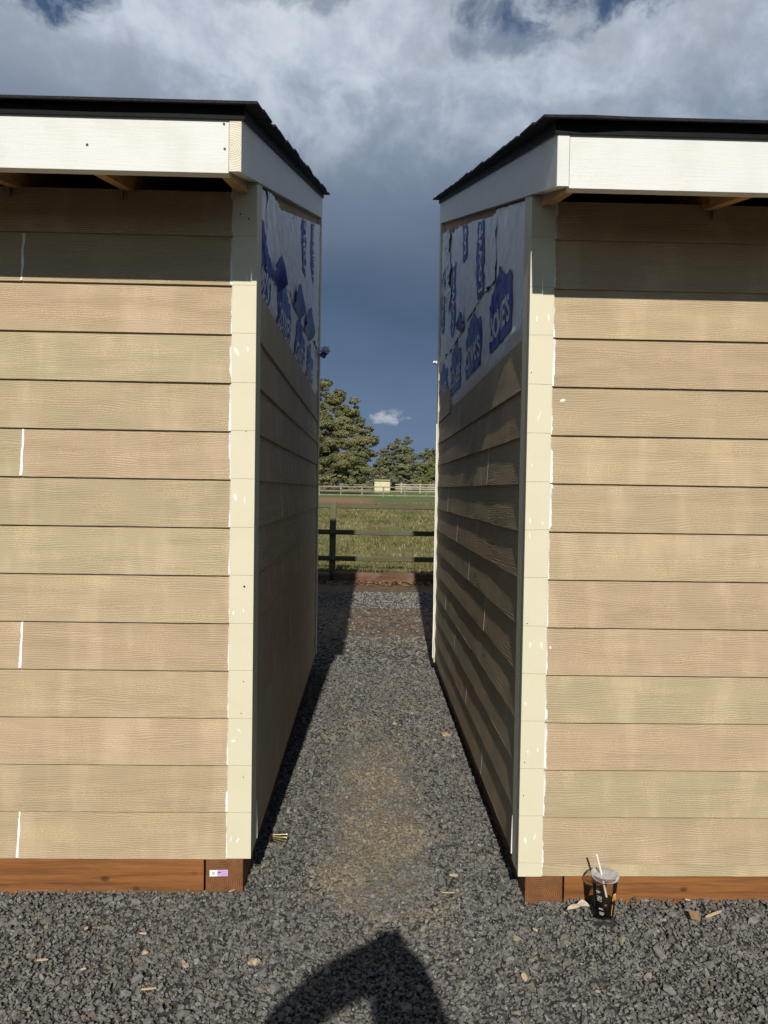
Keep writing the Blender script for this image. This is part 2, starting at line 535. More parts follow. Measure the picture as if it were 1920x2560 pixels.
def ground_mat():
    """yard ground: fines under the gravel, bare soil strips, pasture grass and dry patches, by position"""
    m, t, b = new_mat('yard_and_pasture_ground')
    v = t.node('ShaderNodeNewGeometry').outputs['Position']
    x, y, z = t.sep(v)
    nb = t.noise(v, 1.1, 5, 0.6)
    nm = t.noise(v, 9.0, 5, 0.62)
    nf = t.noise(v, 70.0, 4, 0.65)
    vo = t.node('ShaderNodeTexVoronoi')
    vo.inputs['Scale'].default_value = 48.0
    t.put(vo.inputs['Vector'], v)
    cell = t.ramp(t.sep(vo.outputs['Color'])[0], [(0.0, (0.035, 0.035, 0.036)), (0.5, (0.085, 0.084, 0.080)), (1.0, (0.17, 0.165, 0.15))])
    grav = t.mix(t.remap(vo.outputs['Distance'], 0.35, 0.75), cell, (0.045, 0.043, 0.040))
    soil = t.ramp(nm, [(0.28, (0.085, 0.058, 0.036)), (0.55, (0.150, 0.105, 0.064)), (0.78, (0.225, 0.165, 0.105))])
    yw = t.math('ADD', y, t.math('MULTIPLY', t.math('SUBTRACT', nb, 0.5), 1.3))
    # worn tan fines in the passage between the sheds
    px = t.math('DIVIDE', t.math('SUBTRACT', x, 0.05), 0.30)
    pm = t.math('SUBTRACT', 1.0, t.math('MULTIPLY', px, px))
    py = t.math('MULTIPLY', t.remap(y, 2.3, 3.0), t.remap(y, 5.2, 3.9))
    patch = t.math('MULTIPLY', t.math('MAXIMUM', pm, 0.0), py)
    patch = t.remap(t.math('ADD', patch, t.math('MULTIPLY', t.math('SUBTRACT', nm, 0.5), 1.5)), 0.25, 0.75)
    c = t.mix(patch, grav, t.mix(nf, (0.14, 0.118, 0.082), (0.27, 0.225, 0.155)))
    # soil strips beyond the sheds
    s1 = t.math('MULTIPLY', t.remap(yw, 7.0, 7.8), t.remap(yw, 9.5, 9.0))
    s1 = t.math('MULTIPLY', s1, t.remap(nm, 0.30, 0.55))
    s2 = t.remap(yw, 10.1, 10.5)
    c = t.mix(t.math('MAXIMUM', s1, s2), c, soil)
    # pasture
    g1 = t.ramp(t.noise(v, 3.2, 6, 0.68), [(0.25, (0.075, 0.080, 0.026)), (0.5, (0.150, 0.145, 0.056)), (0.75, (0.235, 0.200, 0.098))])
    dry = t.noise(t.vmath('MULTIPLY', v, (0.10, 0.22, 1.0)), 1.0, 5, 0.62)
    g1 = t.mix(t.remap(dry, 0.50, 0.64, 0.0, 0.75), g1, t.ramp(nm, [(0.3, (0.19, 0.135, 0.070)), (0.7, (0.31, 0.235, 0.135))]))
    far = t.mix(t.remap(dry, 0.42, 0.62), (0.105, 0.150, 0.044), (0.145, 0.165, 0.060))
    g1 = t.mix(t.remap(y, 55.0, 75.0), g1, far)
    bare = t.math('MULTIPLY', t.math('MULTIPLY', t.remap(y, 57.0, 63.0), t.remap(y, 84.0, 78.0)), t.remap(t.math('ADD', x, t.math('MULTIPLY', nb, 3.0)), 2.8, 1.0))
    g1 = t.mix(bare, g1, (0.27, 0.155, 0.085))
    c = t.mix(t.remap(t.math('ADD', y, t.math('MULTIPLY', nm, 0.5)), 11.75, 12.1), c, g1)
    t.put(b.inputs['Base Color'], c)
    b.inputs['Roughness'].default_value = 0.92
    b.inputs['Specular IOR Level'].default_value = 0.15
    hh = t.math('ADD', t.math('MULTIPLY', t.math('SUBTRACT', 1.0, vo.outputs['Distance']), 0.7), t.math('MULTIPLY', nf, 0.6))
    t.put(b.inputs['Normal'], t.bump(hh, 0.012, 0.8))
    return m


M['ground'] = ground_mat()


def leaf_mat(name, c1, c2, c3):
    m, t, b = new_mat(name)
    v = t.node('ShaderNodeNewGeometry').outputs['Position']
    at = t.node('ShaderNodeAttribute', attribute_name='Col')
    k = t.sep(at.outputs['Color'])[0]
    c = t.ramp(k, [(0.1, c1), (0.5, c2), (0.95, c3)])
    t.put(b.inputs['Base Color'], c)
    b.inputs['Roughness'].default_value = 0.75
    b.inputs['Specular IOR Level'].default_value = 0.2
    return m


M['juniper'] = leaf_mat('juniper_foliage', (0.085, 0.086, 0.037), (0.168, 0.164, 0.070), (0.250, 0.238, 0.112))
M['pine'] = leaf_mat('pine_foliage', (0.086, 0.088, 0.050), (0.158, 0.154, 0.086), (0.235, 0.222, 0.135))
M['poplar'] = leaf_mat('bright_foliage', (0.080, 0.092, 0.030), (0.145, 0.156, 0.056), (0.215, 0.218, 0.088))
M['grass'] = leaf_mat('pasture_grass_blades', (0.095, 0.102, 0.030), (0.185, 0.178, 0.070), (0.360, 0.300, 0.160))
M['bark'] = wood_mat('tree_bark', (0.10, 0.070, 0.045), (0.22, 0.165, 0.115), 'z', 0.9, knots=False)
M['deadwood'] = plain_mat('bleached_dead_wood', (0.40, 0.35, 0.29), 0.8, 0.0, 0.2, 3, 0.0)
M['rail'] = wood_mat('green_treated_rail', (0.052, 0.050, 0.025), (0.118, 0.110, 0.057), 'x', 0.8, weather=(0.100, 0.097, 0.056))
M['post'] = wood_mat('green_treated_post', (0.064, 0.060, 0.030), (0.140, 0.130, 0.066), 'z', 0.8, weather=(0.125, 0.120, 0.070))
M['timber'] = wood_mat('weathered_railway_timber', (0.050, 0.026, 0.016), (0.150, 0.078, 0.044), 'x', 0.9, weather=(0.17, 0.125, 0.092))
M['far_rail'] = plain_mat('weathered_far_rail', (0.235, 0.21, 0.155), 0.8, 0.0, 0.2, 1.5, 0.0)
M['white_rail'] = plain_mat('pale_far_rail', (0.42, 0.39, 0.29), 0.7, 0.0, 0.1, 1.5, 0.0)
M['far_wall'] = plain_mat('cream_far_shed_panel', (0.58, 0.52, 0.33), 0.7, 0.0, 0.06, 1.2, 0.0)
M['far_roof'] = plain_mat('dark_far_shed_roof', (0.05, 0.045, 0.04), 0.8, 0.0, 0.2, 1.2, 0.0)
M['chip'] = wood_mat('pale_wood_chip', (0.42, 0.27, 0.15), (0.66, 0.50, 0.32), 'x', 0.8, knots=False)
M['tanstone'] = plain_mat('tan_stone', (0.34, 0.27, 0.18), 0.9, 0.0, 0.25, 70, 0.002)
M['leaf_litter'] = plain_mat('dry_bark_litter', (0.24, 0.135, 0.070), 0.85, 0.0, 0.5, 30, 0.0)
M['paper'] = plain_mat('dusty_paper_scrap', (0.55, 0.49, 0.38), 0.8, 0.0, 0.12, 60, 0.0004)
M['cardboard'] = plain_mat('brown_cardboard', (0.27, 0.16, 0.085), 0.8, 0.0, 0.12, 60, 0.0004)
M['brass'] = plain_mat('brassy_nail_shank', (0.55, 0.45, 0.20), 0.38, 0.75, 0.15, 120, 0.0)
M['nailhead'] = plain_mat('bright_nail_head', (0.82, 0.78, 0.62), 0.3, 0.7, 0.1, 120, 0.0)
M['collation'] = plain_mat('black_collation_strip', (0.02, 0.02, 0.022), 0.6, 0.0, 0.2, 120, 0.0)
M['label_white'] = plain_mat('white_label', (0.80, 0.80, 0.79), 0.5, 0.0, 0.03, 60, 0.0)
M['label_violet'] = plain_mat('violet_label', (0.56, 0.36, 0.68), 0.5, 0.0, 0.05, 60, 0.0)
M['ink'] = plain_mat('dark_label_ink', (0.05, 0.045, 0.055), 0.6, 0.0, 0.1, 60, 0.0)
M['ink_soft'] = plain_mat('violet_label_ink', (0.25, 0.13, 0.34), 0.6, 0.0, 0.1, 60, 0.0)
M['arch'] = plain_mat('orange_cup_print', (0.78, 0.36, 0.05), 0.5, 0.0, 0.05, 60, 0.0)
M['cup_white'] = plain_mat('white_cup_print', (0.70, 0.70, 0.69), 0.5, 0.0, 0.05, 60, 0.0)
M['straw'] = plain_mat('white_straw', (0.82, 0.80, 0.73), 0.45, 0.0, 0.04, 60, 0.0)
M['cola'] = plain_mat('dark_cola', (0.010, 0.004, 0.003), 0.3, 0.0, 0.2, 30, 0.0, 0.12)
M['skin'] = plain_mat('skin', (0.50, 0.32, 0.23), 0.55, 0.0, 0.06, 12, 0.0)
M['cloth'] = plain_mat('dark_clothing', (0.05, 0.055, 0.07), 0.85, 0.0, 0.15, 60, 0.0006)
M['phone'] = plain_mat('black_phone', (0.02, 0.02, 0.022), 0.25, 0.0, 0.05, 60, 0.0)


def clear_plastic(name, tint, fac, diff):
    m = bpy.data.materials.new(name)
    m.use_nodes = True
    t = NT(m.node_tree)
    t.n.clear()
    tr = t.node('ShaderNodeBsdfTransparent')
    tr.inputs[0].default_value = (*tint, 1)
    gl = t.node('ShaderNodeBsdfPrincipled')
    gl.inputs['Base Color'].default_value = (diff, diff, diff, 1)
    gl.inputs['Roughness'].default_value = 0.10
    n = t.noise(t.node('ShaderNodeTexCoord').outputs['Object'], 160.0, 3, 0.7)
    fr = t.node('ShaderNodeFresnel')
    fr.inputs[0].default_value = 1.35
    f = t.math('ADD', fr.outputs[0], t.remap(n, 0.56, 0.72, fac, fac + 0.22), clamp=True)
    mx = t.node('ShaderNodeMixShader')
    t.put(mx.inputs[0], f)
    t.l.new(tr.outputs[0], mx.inputs[1])
    t.l.new(gl.outputs[0], mx.inputs[2])
    o = t.node('ShaderNodeOutputMaterial')
    t.l.new(mx.outputs[0], o.inputs['Surface'])
    return m


M['clear'] = clear_plastic('clear_cup_plastic', (0.90, 0.88, 0.86), 0.03, 0.06)
M['lid'] = clear_plastic('clear_lid_plastic', (0.86, 0.85, 0.83), 0.12, 0.45)
# ------------------------------------------------------------------ ground
def ground_z(x, y):
    z = 0.12 * sstep(6.3, 11.0, y)
    if y > 12.0:
        z += 0.0076 * (min(y, 260.0) - 12.0)
    z -= 0.015 * sstep(0.15, 0.65, x) * (1 - sstep(4.0, 6.5, y))
    return z


def build_ground():
    xs = sorted(set([-2600, -1200, -500, -250, -120, -60, -30, -18, -12, -8, -6] + [round(-5 + 0.25 * i, 3) for i in range(41)] + [6, 8, 12, 18, 30, 60, 120, 250, 500, 1200, 2600]))
    ys = sorted(set([-1200, -300, -80, -30, -12, -6, -3] + [round(-2 + 0.25 * i, 3) for i in range(65)] + [15, 16, 18, 20, 23, 27, 32, 38, 45, 55, 70, 90, 110, 140, 180, 230, 260, 400, 900, 3000]))
    vs, fs = [], []
    for y in ys:
        for x in xs:
            z = ground_z(x, y) - 0.010
            z += 0.006 * n1(x * 1.3, y * 1.3, 2.0)
            if y > 12: z += 0.03 * n1(x * 0.5, y * 0.5, 7.0)
            vs.append((x, y, z))
    nx = len(xs)
    for j in range(len(ys) - 1):
        for i in range(nx - 1):
            a = j * nx + i
            fs.append((a, a + 1, a + nx + 1, a + nx))
    mb = MB()
    mb.add(vs, fs, True)
    o = mb.build('ground', M['ground'])
    tag(o, kind='structure')
    return o


build_ground()
rng = np.random.default_rng(11)


def fast_mesh(name, V, tris, colors, mat, smooth=False):
    me = bpy.data.meshes.new(name)
    nv, nt = len(V), len(tris)
    me.vertices.add(nv)
    me.vertices.foreach_set('co', V.astype(np.float32).ravel())
    me.loops.add(nt * 3)
    me.loops.foreach_set('vertex_index', tris.astype(np.int32).ravel())
    me.polygons.add(nt)
    me.polygons.foreach_set('loop_start', np.arange(0, nt * 3, 3, dtype=np.int32))
    me.polygons.foreach_set('use_smooth', np.full(nt, smooth))
    ca = me.color_attributes.new('Col', 'FLOAT_COLOR', 'POINT')
    c4 = np.ones((nv, 4), np.float32)
    c4[:, :3] = colors
    ca.data.foreach_set('color', c4.ravel())
    me.materials.append(mat)
    me.update(calc_edges=True)
    me.validate()
    return me


def stone_templates(k=14):
    out = []
    for i in range(k):
        bm = bmesh.new()
        n = 9 + i % 3
        for _ in range(n):
            v = rng.normal(size=3)
            v /= np.linalg.norm(v)
            v *= rng.uniform(0.78, 1.0)
            v *= (1.0, rng.uniform(0.62, 0.9), rng.uniform(0.42, 0.65))
            bm.verts.new(v)
        r = bmesh.ops.convex_hull(bm, input=list(bm.verts))
        junk = list({g for g in r['geom_interior'] + r['geom_unused'] if isinstance(g, bmesh.types.BMVert)})
        if junk: bmesh.ops.delete(bm, geom=junk, context='VERTS')
        bmesh.ops.triangulate(bm, faces=bm.faces)
        bm.verts.index_update()
        out.append((np.array([v.co[:] for v in bm.verts]), np.array([[v.index for v in f.verts] for f in bm.faces])))
        bm.free()
    return out


def tan_mask(x, y):
    m = np.clip(1 - ((x - 0.05) / 0.34) ** 2, 0, 1) * np.clip((y - 2.2) / 0.7, 0, 1) * np.clip((5.4 - y) / 1.4, 0, 1)
    return m


def build_gravel():
    tpl = stone_templates()
    regions = [  # x0,x1,y0,y1,density, size
        (-1.75, 2.0, 1.70, 2.80, 11500, 0.0076), (-0.47, 0.64, 2.80, 4.4, 10500, 0.0076), (-0.47, 0.64, 4.4, 6.4, 6000, 0.0094),
        (-2.0, 2.2, 6.4, 7.6, 1500, 0.0145), (-1.4, 1.5, 7.6, 9.1, 350, 0.014), (-1.4, 1.5, 9.1, 10.25, 1500, 0.0145),
        (-1.75, 2.0, 0.9, 1.70, 1500, 0.0125), (-3.0, -1.75, 1.2, 2.8, 2200, 0.0115), (2.0, 3.3, 1.2, 2.8, 2200, 0.0115)]
    P, S = [], []
    for x0, x1, y0, y1, d, s in regions:
        n = int((x1 - x0) * (y1 - y0) * d)
        p = np.stack([rng.uniform(x0, x1, n), rng.uniform(y0, y1, n)], 1)
        P.append(p)
        S.append(s * rng.lognormal(-0.04, 0.40, n))
    P = np.concatenate(P)
    S = np.clip(np.concatenate(S), 0.005, 0.030)
    # keep clear of what stands on the ground
    keep = ~((P[:, 0] < -0.455) & (P[:, 1] > 2.785)) & ~((P[:, 0] > 0.625) & (P[:, 1] > 2.755)) | (P[:, 1] > 6.4)
    keep &= ((P[:, 0] - 0.876) ** 2 + (P[:, 1] - 2.62) ** 2) > 0.043 ** 2
    P, S = P[keep], S[keep]
    n = len(P)
    tm = tan_mask(P[:, 0], P[:, 1])
    zg = np.array([ground_z(x, y) for x, y in P])
    z = zg - 0.006 + rng.uniform(-0.005, 0.005, n) + S * 0.12 - tm * 0.003
    # little drift of stones against the timbers
    z += 0.010 * np.exp(-np.abs(P[:, 1] - 2.74) / 0.05) * (P[:, 0] > 0.75)
    # colours
    g = np.clip(rng.lognormal(math.log(0.134), 0.22, n), 0.05, 0.28)
    col = np.stack([g * 1.0, g * 0.995, g * 0.965], 1)
    warm = rng.uniform(size=n)
    col[warm > 0.90] *= (1.14, 1.02, 0.84)
    pale = rng.uniform(size=n) > 0.996
    col[pale] = np.array([0.34, 0.285, 0.20]) * rng.uniform(0.6, 1.15, (pale.sum(), 1))
    nn = np.array([n1(x * 3.2, y * 3.2, 4.0) + 0.6 * n1(x * 11, y * 11, 9.0) for x, y in P])
    dust = 0.8 * np.clip(tm * 0.7 + nn * 1.2 - 0.28, 0, 1) * np.clip(tm * 2.2, 0, 1) + 0.14
    dcol = np.array([0.265, 0.218, 0.150]) * rng.uniform(0.72, 1.2, (n, 1))
    dust = np.clip(dust * rng.uniform(0.5, 1.1, n), 0, 0.9)[:, None]
    col = col * (1 - dust) + dcol * dust
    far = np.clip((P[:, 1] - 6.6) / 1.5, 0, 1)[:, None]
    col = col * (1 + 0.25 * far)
    which = rng.integers(0, len(tpl), n)
    Vs, Ts, Cs = [], [], []
    base = 0
    for k, (tv, tt) in enumerate(tpl):
        idx = np.where(which == k)[0]
        m = len(idx)
        az = rng.uniform(0, 2 * np.pi, m)
        tx = rng.normal(0, 0.38, m)
        ty = rng.normal(0, 0.38, m)
        ca, sa = np.cos(az), np.sin(az)
        v = tv[None] * S[idx][:, None, None]
        cx, sx = np.cos(tx)[:, None], np.sin(tx)[:, None]
        y1 = v[..., 1] * cx - v[..., 2] * sx
        z1 = v[..., 1] * sx + v[..., 2] * cx
        cy, sy = np.cos(ty)[:, None], np.sin(ty)[:, None]
        x1 = v[..., 0] * cy + z1 * sy
        z1 = -v[..., 0] * sy + z1 * cy
        X = x1 * ca[:, None] - y1 * sa[:, None] + P[idx, 0][:, None]
        Y = x1 * sa[:, None] + y1 * ca[:, None] + P[idx, 1][:, None]
        Z = z1 + z[idx][:, None]
        V = np.stack([X, Y, Z], -1).reshape(-1, 3)
        nvt = len(tv)
        T = (tt[None] + (np.arange(m) * nvt)[:, None, None]).reshape(-1, 3) + base
        Vs.append(V)
        Ts.append(T)
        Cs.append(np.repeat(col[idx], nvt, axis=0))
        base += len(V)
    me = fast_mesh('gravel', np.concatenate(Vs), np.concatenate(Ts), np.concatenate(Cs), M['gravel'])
    o = link('gravel', me)
    tag(o, 'dark grey crushed rock gravel covering the yard and the passage', 'gravel', kind='stuff')


build_gravel()


def build_grass():
    """loose pasture grass beyond the rail fence"""
    pts = []
    for y0, y1, d in ((11.75, 16, 330), (16, 24, 120), (24, 40, 34), (40, 60, 9)):
        xa, xb = -0.13 * y1 - 1.2, 0.15 * y1 + 1.2
        n = int((xb - xa) * (y1 - y0) * d)
        pts.append(np.stack([rng.uniform(xa, xb, n), rng.uniform(y0, y1, n)], 1))
    P = np.concatenate(pts)
    dens = np.array([n1(x * 0.55, y * 0.35, 1.0) + 0.5 * n1(x * 2.1, y * 1.6, 3.0) for x, y in P])
    P = P[(dens + rng.uniform(-0.5, 0.5, len(P))) > -0.12]
    n = len(P)
    nb = 6
    zg = np.array([ground_z(x, y) for x, y in P]) - 0.01
    k = np.array([n1(x * 0.8, y * 0.5, 5.0) for x, y in P]) * 0.35 + 0.42 + rng.normal(0, 0.14, n)
    grow = 1 + np.clip((P[:, 1] - 16) / 20, 0, 1) * 0.9
    V = np.zeros((n, nb, 3, 3))
    for b in range(nb):
        a = rng.uniform(0, 2 * np.pi, n)
        h = rng.uniform(0.03, 0.085, n) * grow
        wd = rng.uniform(0.004, 0.009, n) * grow * 1.3
        ox, oy = rng.normal(0, 0.03, n), rng.normal(0, 0.03, n)
        le = rng.uniform(0.2, 1.0, n) * h
        V[:, b, 0] = np.stack([P[:, 0] + ox - np.sin(a) * wd, P[:, 1] + oy + np.cos(a) * wd, zg], 1)
        V[:, b, 1] = np.stack([P[:, 0] + ox + np.sin(a) * wd, P[:, 1] + oy - np.cos(a) * wd, zg], 1)
        V[:, b, 2] = np.stack([P[:, 0] + ox + np.cos(a) * le, P[:, 1] + oy + np.sin(a) * le, zg + h], 1)
    V = V.reshape(-1, 3)
    T = np.arange(len(V)).reshape(-1, 3)
    kk = np.clip(np.repeat(k, nb * 3) + np.repeat(rng.normal(0, 0.12, n * nb), 3), 0, 1)
    me = fast_mesh('grass', V, T, np.stack([kk] * 3, 1), M['grass'])
    tag(link('grass', me), 'short green and straw coloured grass of the pasture beyond the fence', 'grass', kind='stuff')


build_grass()


def build_litter():
    """bark and leaf bits along the timber edging"""
    n = 1500
    x = rng.uniform(-2.2, 2.4, n)
    y = 11.30 - np.abs(rng.normal(0, 0.16, n))
    z = np.array([ground_z(a, b) for a, b in zip(x, y)]) + rng.uniform(-0.004, 0.012, n)
    a = rng.uniform(0, 6.28, n)
    l = rng.uniform(0.012, 0.035, n)
    wd = l * rng.uniform(0.3, 0.7, n)
    tz = rng.uniform(-0.01, 0.014, (n, 4))
    cx, sx = np.cos(a), np.sin(a)
    V = np.zeros((n, 4, 3))
    for q, (u, v) in enumerate(((-1, -1), (1, -1), (1, 1), (-1, 1))):
        V[:, q, 0] = x + u * l * cx - v * wd * sx
        V[:, q, 1] = y + u * l * sx + v * wd * cx
        V[:, q, 2] = z + tz[:, q] + 0.006
    b = np.arange(n)[:, None] * 4
    T = np.concatenate([b + np.array([0, 1, 2]), b + np.array([0, 2, 3])])
    me = fast_mesh('bark_litter', V.reshape(-1, 3), T, np.full((n * 4, 3), 0.2), M['leaf_litter'])
    tag(link('bark_litter', me), 'brown bark and leaf litter along the foot of the timber edging', 'litter', kind='stuff')


build_litter()
# ------------------------------------------------------------------ the two sheds
PITCHB = 0.178          # exposure of a lap board
SLOPE = 0.325
G_, K_, T_ = (0.374, 0.303, 0.184), (0.400, 0.300, 0.190), (0.388, 0.301, 0.185)


def mixc(a, b, f): return tuple(p * (1 - f) + q * f for p, q in zip(a, b))


class Shed:
    def __init__(self, e, xc, yf, zlap, zside, side_rows, label):
        self.e, self.xc, self.yf = e, xc, yf
        self.L, self.D = 3.66, 3.56
        self.root = empty('shed', (xc + e * self.L / 2, yf + self.D / 2, 0.0))
        tag(self.root, label, 'shed')
        self.inv = Matrix.Translation(-Vector(self.root.location))
        self.zlap, self.zside, self.side_rows = zlap, zside, side_rows
        self.yo = yf - 0.386                                   # front of the overhang
        self.rb0 = 2.512 if e < 0 else 2.478                   # rake bottom at the overhang

    def X(self, u): return self.xc + self.e * u
    def rake(self, y): return self.rb0 + (y - self.yo) * SLOPE

    def own(self, o):
        o.parent = self.root
        o.matrix_parent_inverse = self.inv
        return o

    def part(self, mb, name, mat, **kw):
        return self.own(mb.build(name, mat, **kw))

    def xbox(self, u0, u1, y0, y1, z0, z1, c=0.0, mb=None):
        mb = mb or MB()
        a, b = sorted((self.X(u0), self.X(u1)))
        return mb.bbox((a, y0, z0), (b, y1, z1), c) if c else mb.box((a, y0, z0), (b, y1, z1))


def lap_mesh(length, height=0.2032, th=0.0095, seed=0.0, wav=1.0):
    """one lap board: local X along, -Y outward from the sheathing, Z up from its bottom edge"""
    n = max(4, int(length / 0.09))
    mb = MB()
    vs, fs = [], []
    k = height / 0.2032
    for i in range(n + 1):
        x = length * i / n
        wv = 0.0016 * wav * n1(x * 1.6, seed, 0.3) + 0.0006 * wav * n1(x * 5.0, seed, 4.3)
        zz = 0.0010 * n1(x * 0.9, seed, 8.1)
        vs += [(x, -0.0095 - wv, zz), (x, -0.0222 - wv, zz), (x, -0.0222 + 0.0117 * k, zz + height), (x, -0.0110 + 0.0100 * k, zz + height)]
        # bevel row just above the bottom edge
    for i in range(n):
        a, b = i * 4, i * 4 + 4
        for q in range(4):
            q2 = (q + 1) % 4
            fs.append((a + q, a + q2, b + q2, b + q))
    fs += [(3, 2, 1, 0), (n * 4, n * 4 + 1, n * 4 + 2, n * 4 + 3)]
    return mb.add(vs, fs)


def ridged_mesh(length, height, seed):
    """lap board with its embossed cedar ridges modelled (for the wall the sun only grazes)"""
    n = max(6, int(length / 0.045))
    m = int(height / 0.0021)
    vs, fs = [], []
    for i in range(n + 1):
        x = length * i / n
        wv = 0.0030 * n1(x * 1.6, seed, 0.3) + 0.0012 * n1(x * 5.0, seed, 4.3)
        for j in range(m + 1):
            z = height * j / m
            ph = z * 640.0 + 24.0 * n1(x * 1.7, z * 8.0, seed) + 9.0 * n1(x * 8.0, z * 24.0, seed + 5)
            am = 0.00060 * (0.25 + 0.75 * sstep(-0.35, 0.25, n1(x * 3.0, z * 14.0, seed + 9)))
            o = 0.0222 - 0.0117 * z / height + wv * (1 - z / height) + am * math.sin(ph) + 0.00016 * n1(x * 40, z * 400, seed)
            vs.append((x, -o, z))
    for i in range(n):
        for j in range(m):
            a = i * (m + 1) + j
            fs.append((a, a + m + 1, a + m + 2, a + 1))
    mb = MB().add(vs, fs, True)
    # back, bottom and ends
    b = [(0, -0.0095, 0), (length, -0.0095, 0), (length, -0.0010, height), (0, -0.0010, height)]
    f = [(0, -0.0217, 0), (length, -0.0217, 0), (length, -0.0104, height), (0, -0.0104, height)]
    mb.add(b + f, [(0, 1, 2, 3), (0, 4, 5, 1), (3, 2, 6, 7), (0, 3, 7, 4), (1, 5, 6, 2)])
    return mb


def siding_out(zr, height=0.2032):
    """outward distance of the board face at height zr above its bottom edge"""
    return 0.0222 + (0.0105 - 0.0222) * zr / height


def put_board(S, along, start, length, z, tint, rot, height=0.2032, wav=1.0):
    seed = (start + z * 7.3 + S.xc * 3.1) * 1.7
    if along == 'side' and S.e > 0:
        o = link('siding_board', ridged_mesh(length, height, seed).mesh('siding_board', M['siding_ridged']))
    else:
        o = lap_mesh(length, height, seed=seed, wav=wav).build('siding_board', M['siding'])
    S.own(o)
    if along == 'front':
        o.location = (start, S.yf + 0.024, z)
    elif S.e < 0:
        o.location = (S.X(0.024), start, z)
        o.rotation_euler = (0, 0, math.pi / 2)
    else:
        o.location = (S.X(0.024), start + length, z)
        o.rotation_euler = (0, 0, -math.pi / 2)
    f = random.uniform(0.95, 1.05)
    o.color = (tint[0] * f, tint[1] * f, tint[2] * f, 1)
    return o


def caulk_edge(S, x_edge, toward, rows, yf, wide, seed):
    """caulk smeared in the corner between trim and lap boards (front wall), follows the laps"""
    mb = MB()
    for (zb, zt) in rows:
        n = 24
        vs, fs = [], []
        for i in range(n + 1):
            z = zb + 0.002 + (zt - zb - 0.006) * i / n
            wv = wide * (0.55 + 0.75 * abs(n1(z * 9, seed)) + 0.5 * n1(z * 60, seed, 2.0))
            if n1(z * 4.5, seed, 6.0) > 0.22: wv += wide * 0.8
            wv = max(wv, 0.0014)
            ys = yf + 0.024 - siding_out(z - zb)
            vs += [(x_edge - toward * 0.0005, yf + 0.0015, z), (x_edge + toward * wv * 0.5, (yf + ys) / 2 - 0.0002 + 0.001, z), (x_edge + toward * wv, ys - 0.0007, z)]
        for i in range(n):
            a = i * 3
            fs += [(a, a + 1, a + 4, a + 3), (a + 1, a + 2, a + 5, a + 4)]
        mb.add(vs, fs, True)
    return S.part(mb, 'caulk_bead', M['caulk'])


def joint_caulk_front(S, x, zb, seed, w0=0.0095):
    mb = MB()
    n = 22
    vs, fs = [], []
    for i in range(n + 1):
        zr = 0.003 + (PITCHB - 0.006) * i / n
        c = x + 0.002 * n1(zr * 14, seed) + 0.006 * (zr / PITCHB - 0.5)
        wl = w0 * (0.45 + 0.25 * n1(zr * 30, seed, 1.0) + 0.15 * n1(zr * 120, seed, 5.0))
        wr = w0 * (0.45 + 0.30 * n1(zr * 22, seed, 9.0))
        ys = S.yf + 0.024 - siding_out(zr)
        vs += [(c - wl, ys - 0.0008, zb + zr), (c, ys - 0.0020, zb + zr), (c + wr, ys - 0.0008, zb + zr)]
    for i in range(n):
        a = i * 3
        fs += [(a, a + 1, a + 4, a + 3), (a + 1, a + 2, a + 5, a + 4)]
    mb.add(vs, fs, True)
    return S.part(mb, 'caulk_bead', M['caulk'])


def joint_caulk_side(S, y, zb, w0=0.006):
    mb = MB()
    n = 10
    vs, fs = [], []
    for i in range(n + 1):
        zr = 0.003 + (S.side_pitch - 0.006) * i / n
        u = 0.024 - siding_out(zr) - 0.0010
        wv = w0 * (0.8 + 0.5 * n1(zr * 40, y))
        vs += [(S.X(u), y - wv, zb + zr), (S.X(u - 0.0014), y, zb + zr), (S.X(u), y + wv, zb + zr)]
    for i in range(n):
        a = i * 3
        fs += [(a, a + 1, a + 4, a + 3), (a + 1, a + 2, a + 5, a + 4)]
    mb.add(vs, fs, True)
    return S.part(mb, 'caulk_bead', M['caulk'])


def paint_dab(S, x, z, w0, h, ang, yf, seed):
    """small smear of white filler on the trim face"""
    vs = [(x, yf - 0.0011, z)]
    n = 14
    for i in range(n):
        a = 2 * math.pi * i / n
        r = 1 + 0.45 * n1(math.cos(a) * 1.7 + seed, math.sin(a) * 1.7, seed)
        px, pz = math.cos(a) * w0 * r, math.sin(a) * h * r
        vs.append((x + px * math.cos(ang) - pz * math.sin(ang), yf - 0.0004, z + px * math.sin(ang) + pz * math.cos(ang)))
    return S.part(MB().add(vs, [(0, 1 + i, 1 + (i + 1) % n) for i in range(n)], True), 'filler_dab', M['dab'])


def disc(S, x, y, z, r, name='nail_head', mat='nail'):
    n = 8
    vs = [(x + math.cos(2 * math.pi * i / n) * r, y - 0.0015, z + math.sin(2 * math.pi * i / n) * r) for i in range(n)]
    vs += [(a, y + 0.001, c) for a, b, c in vs]
    return S.part(MB().add(vs, [tuple(range(n)), *[(i, n + i, n + (i + 1) % n, (i + 1) % n) for i in range(n)]]), name, M[mat])


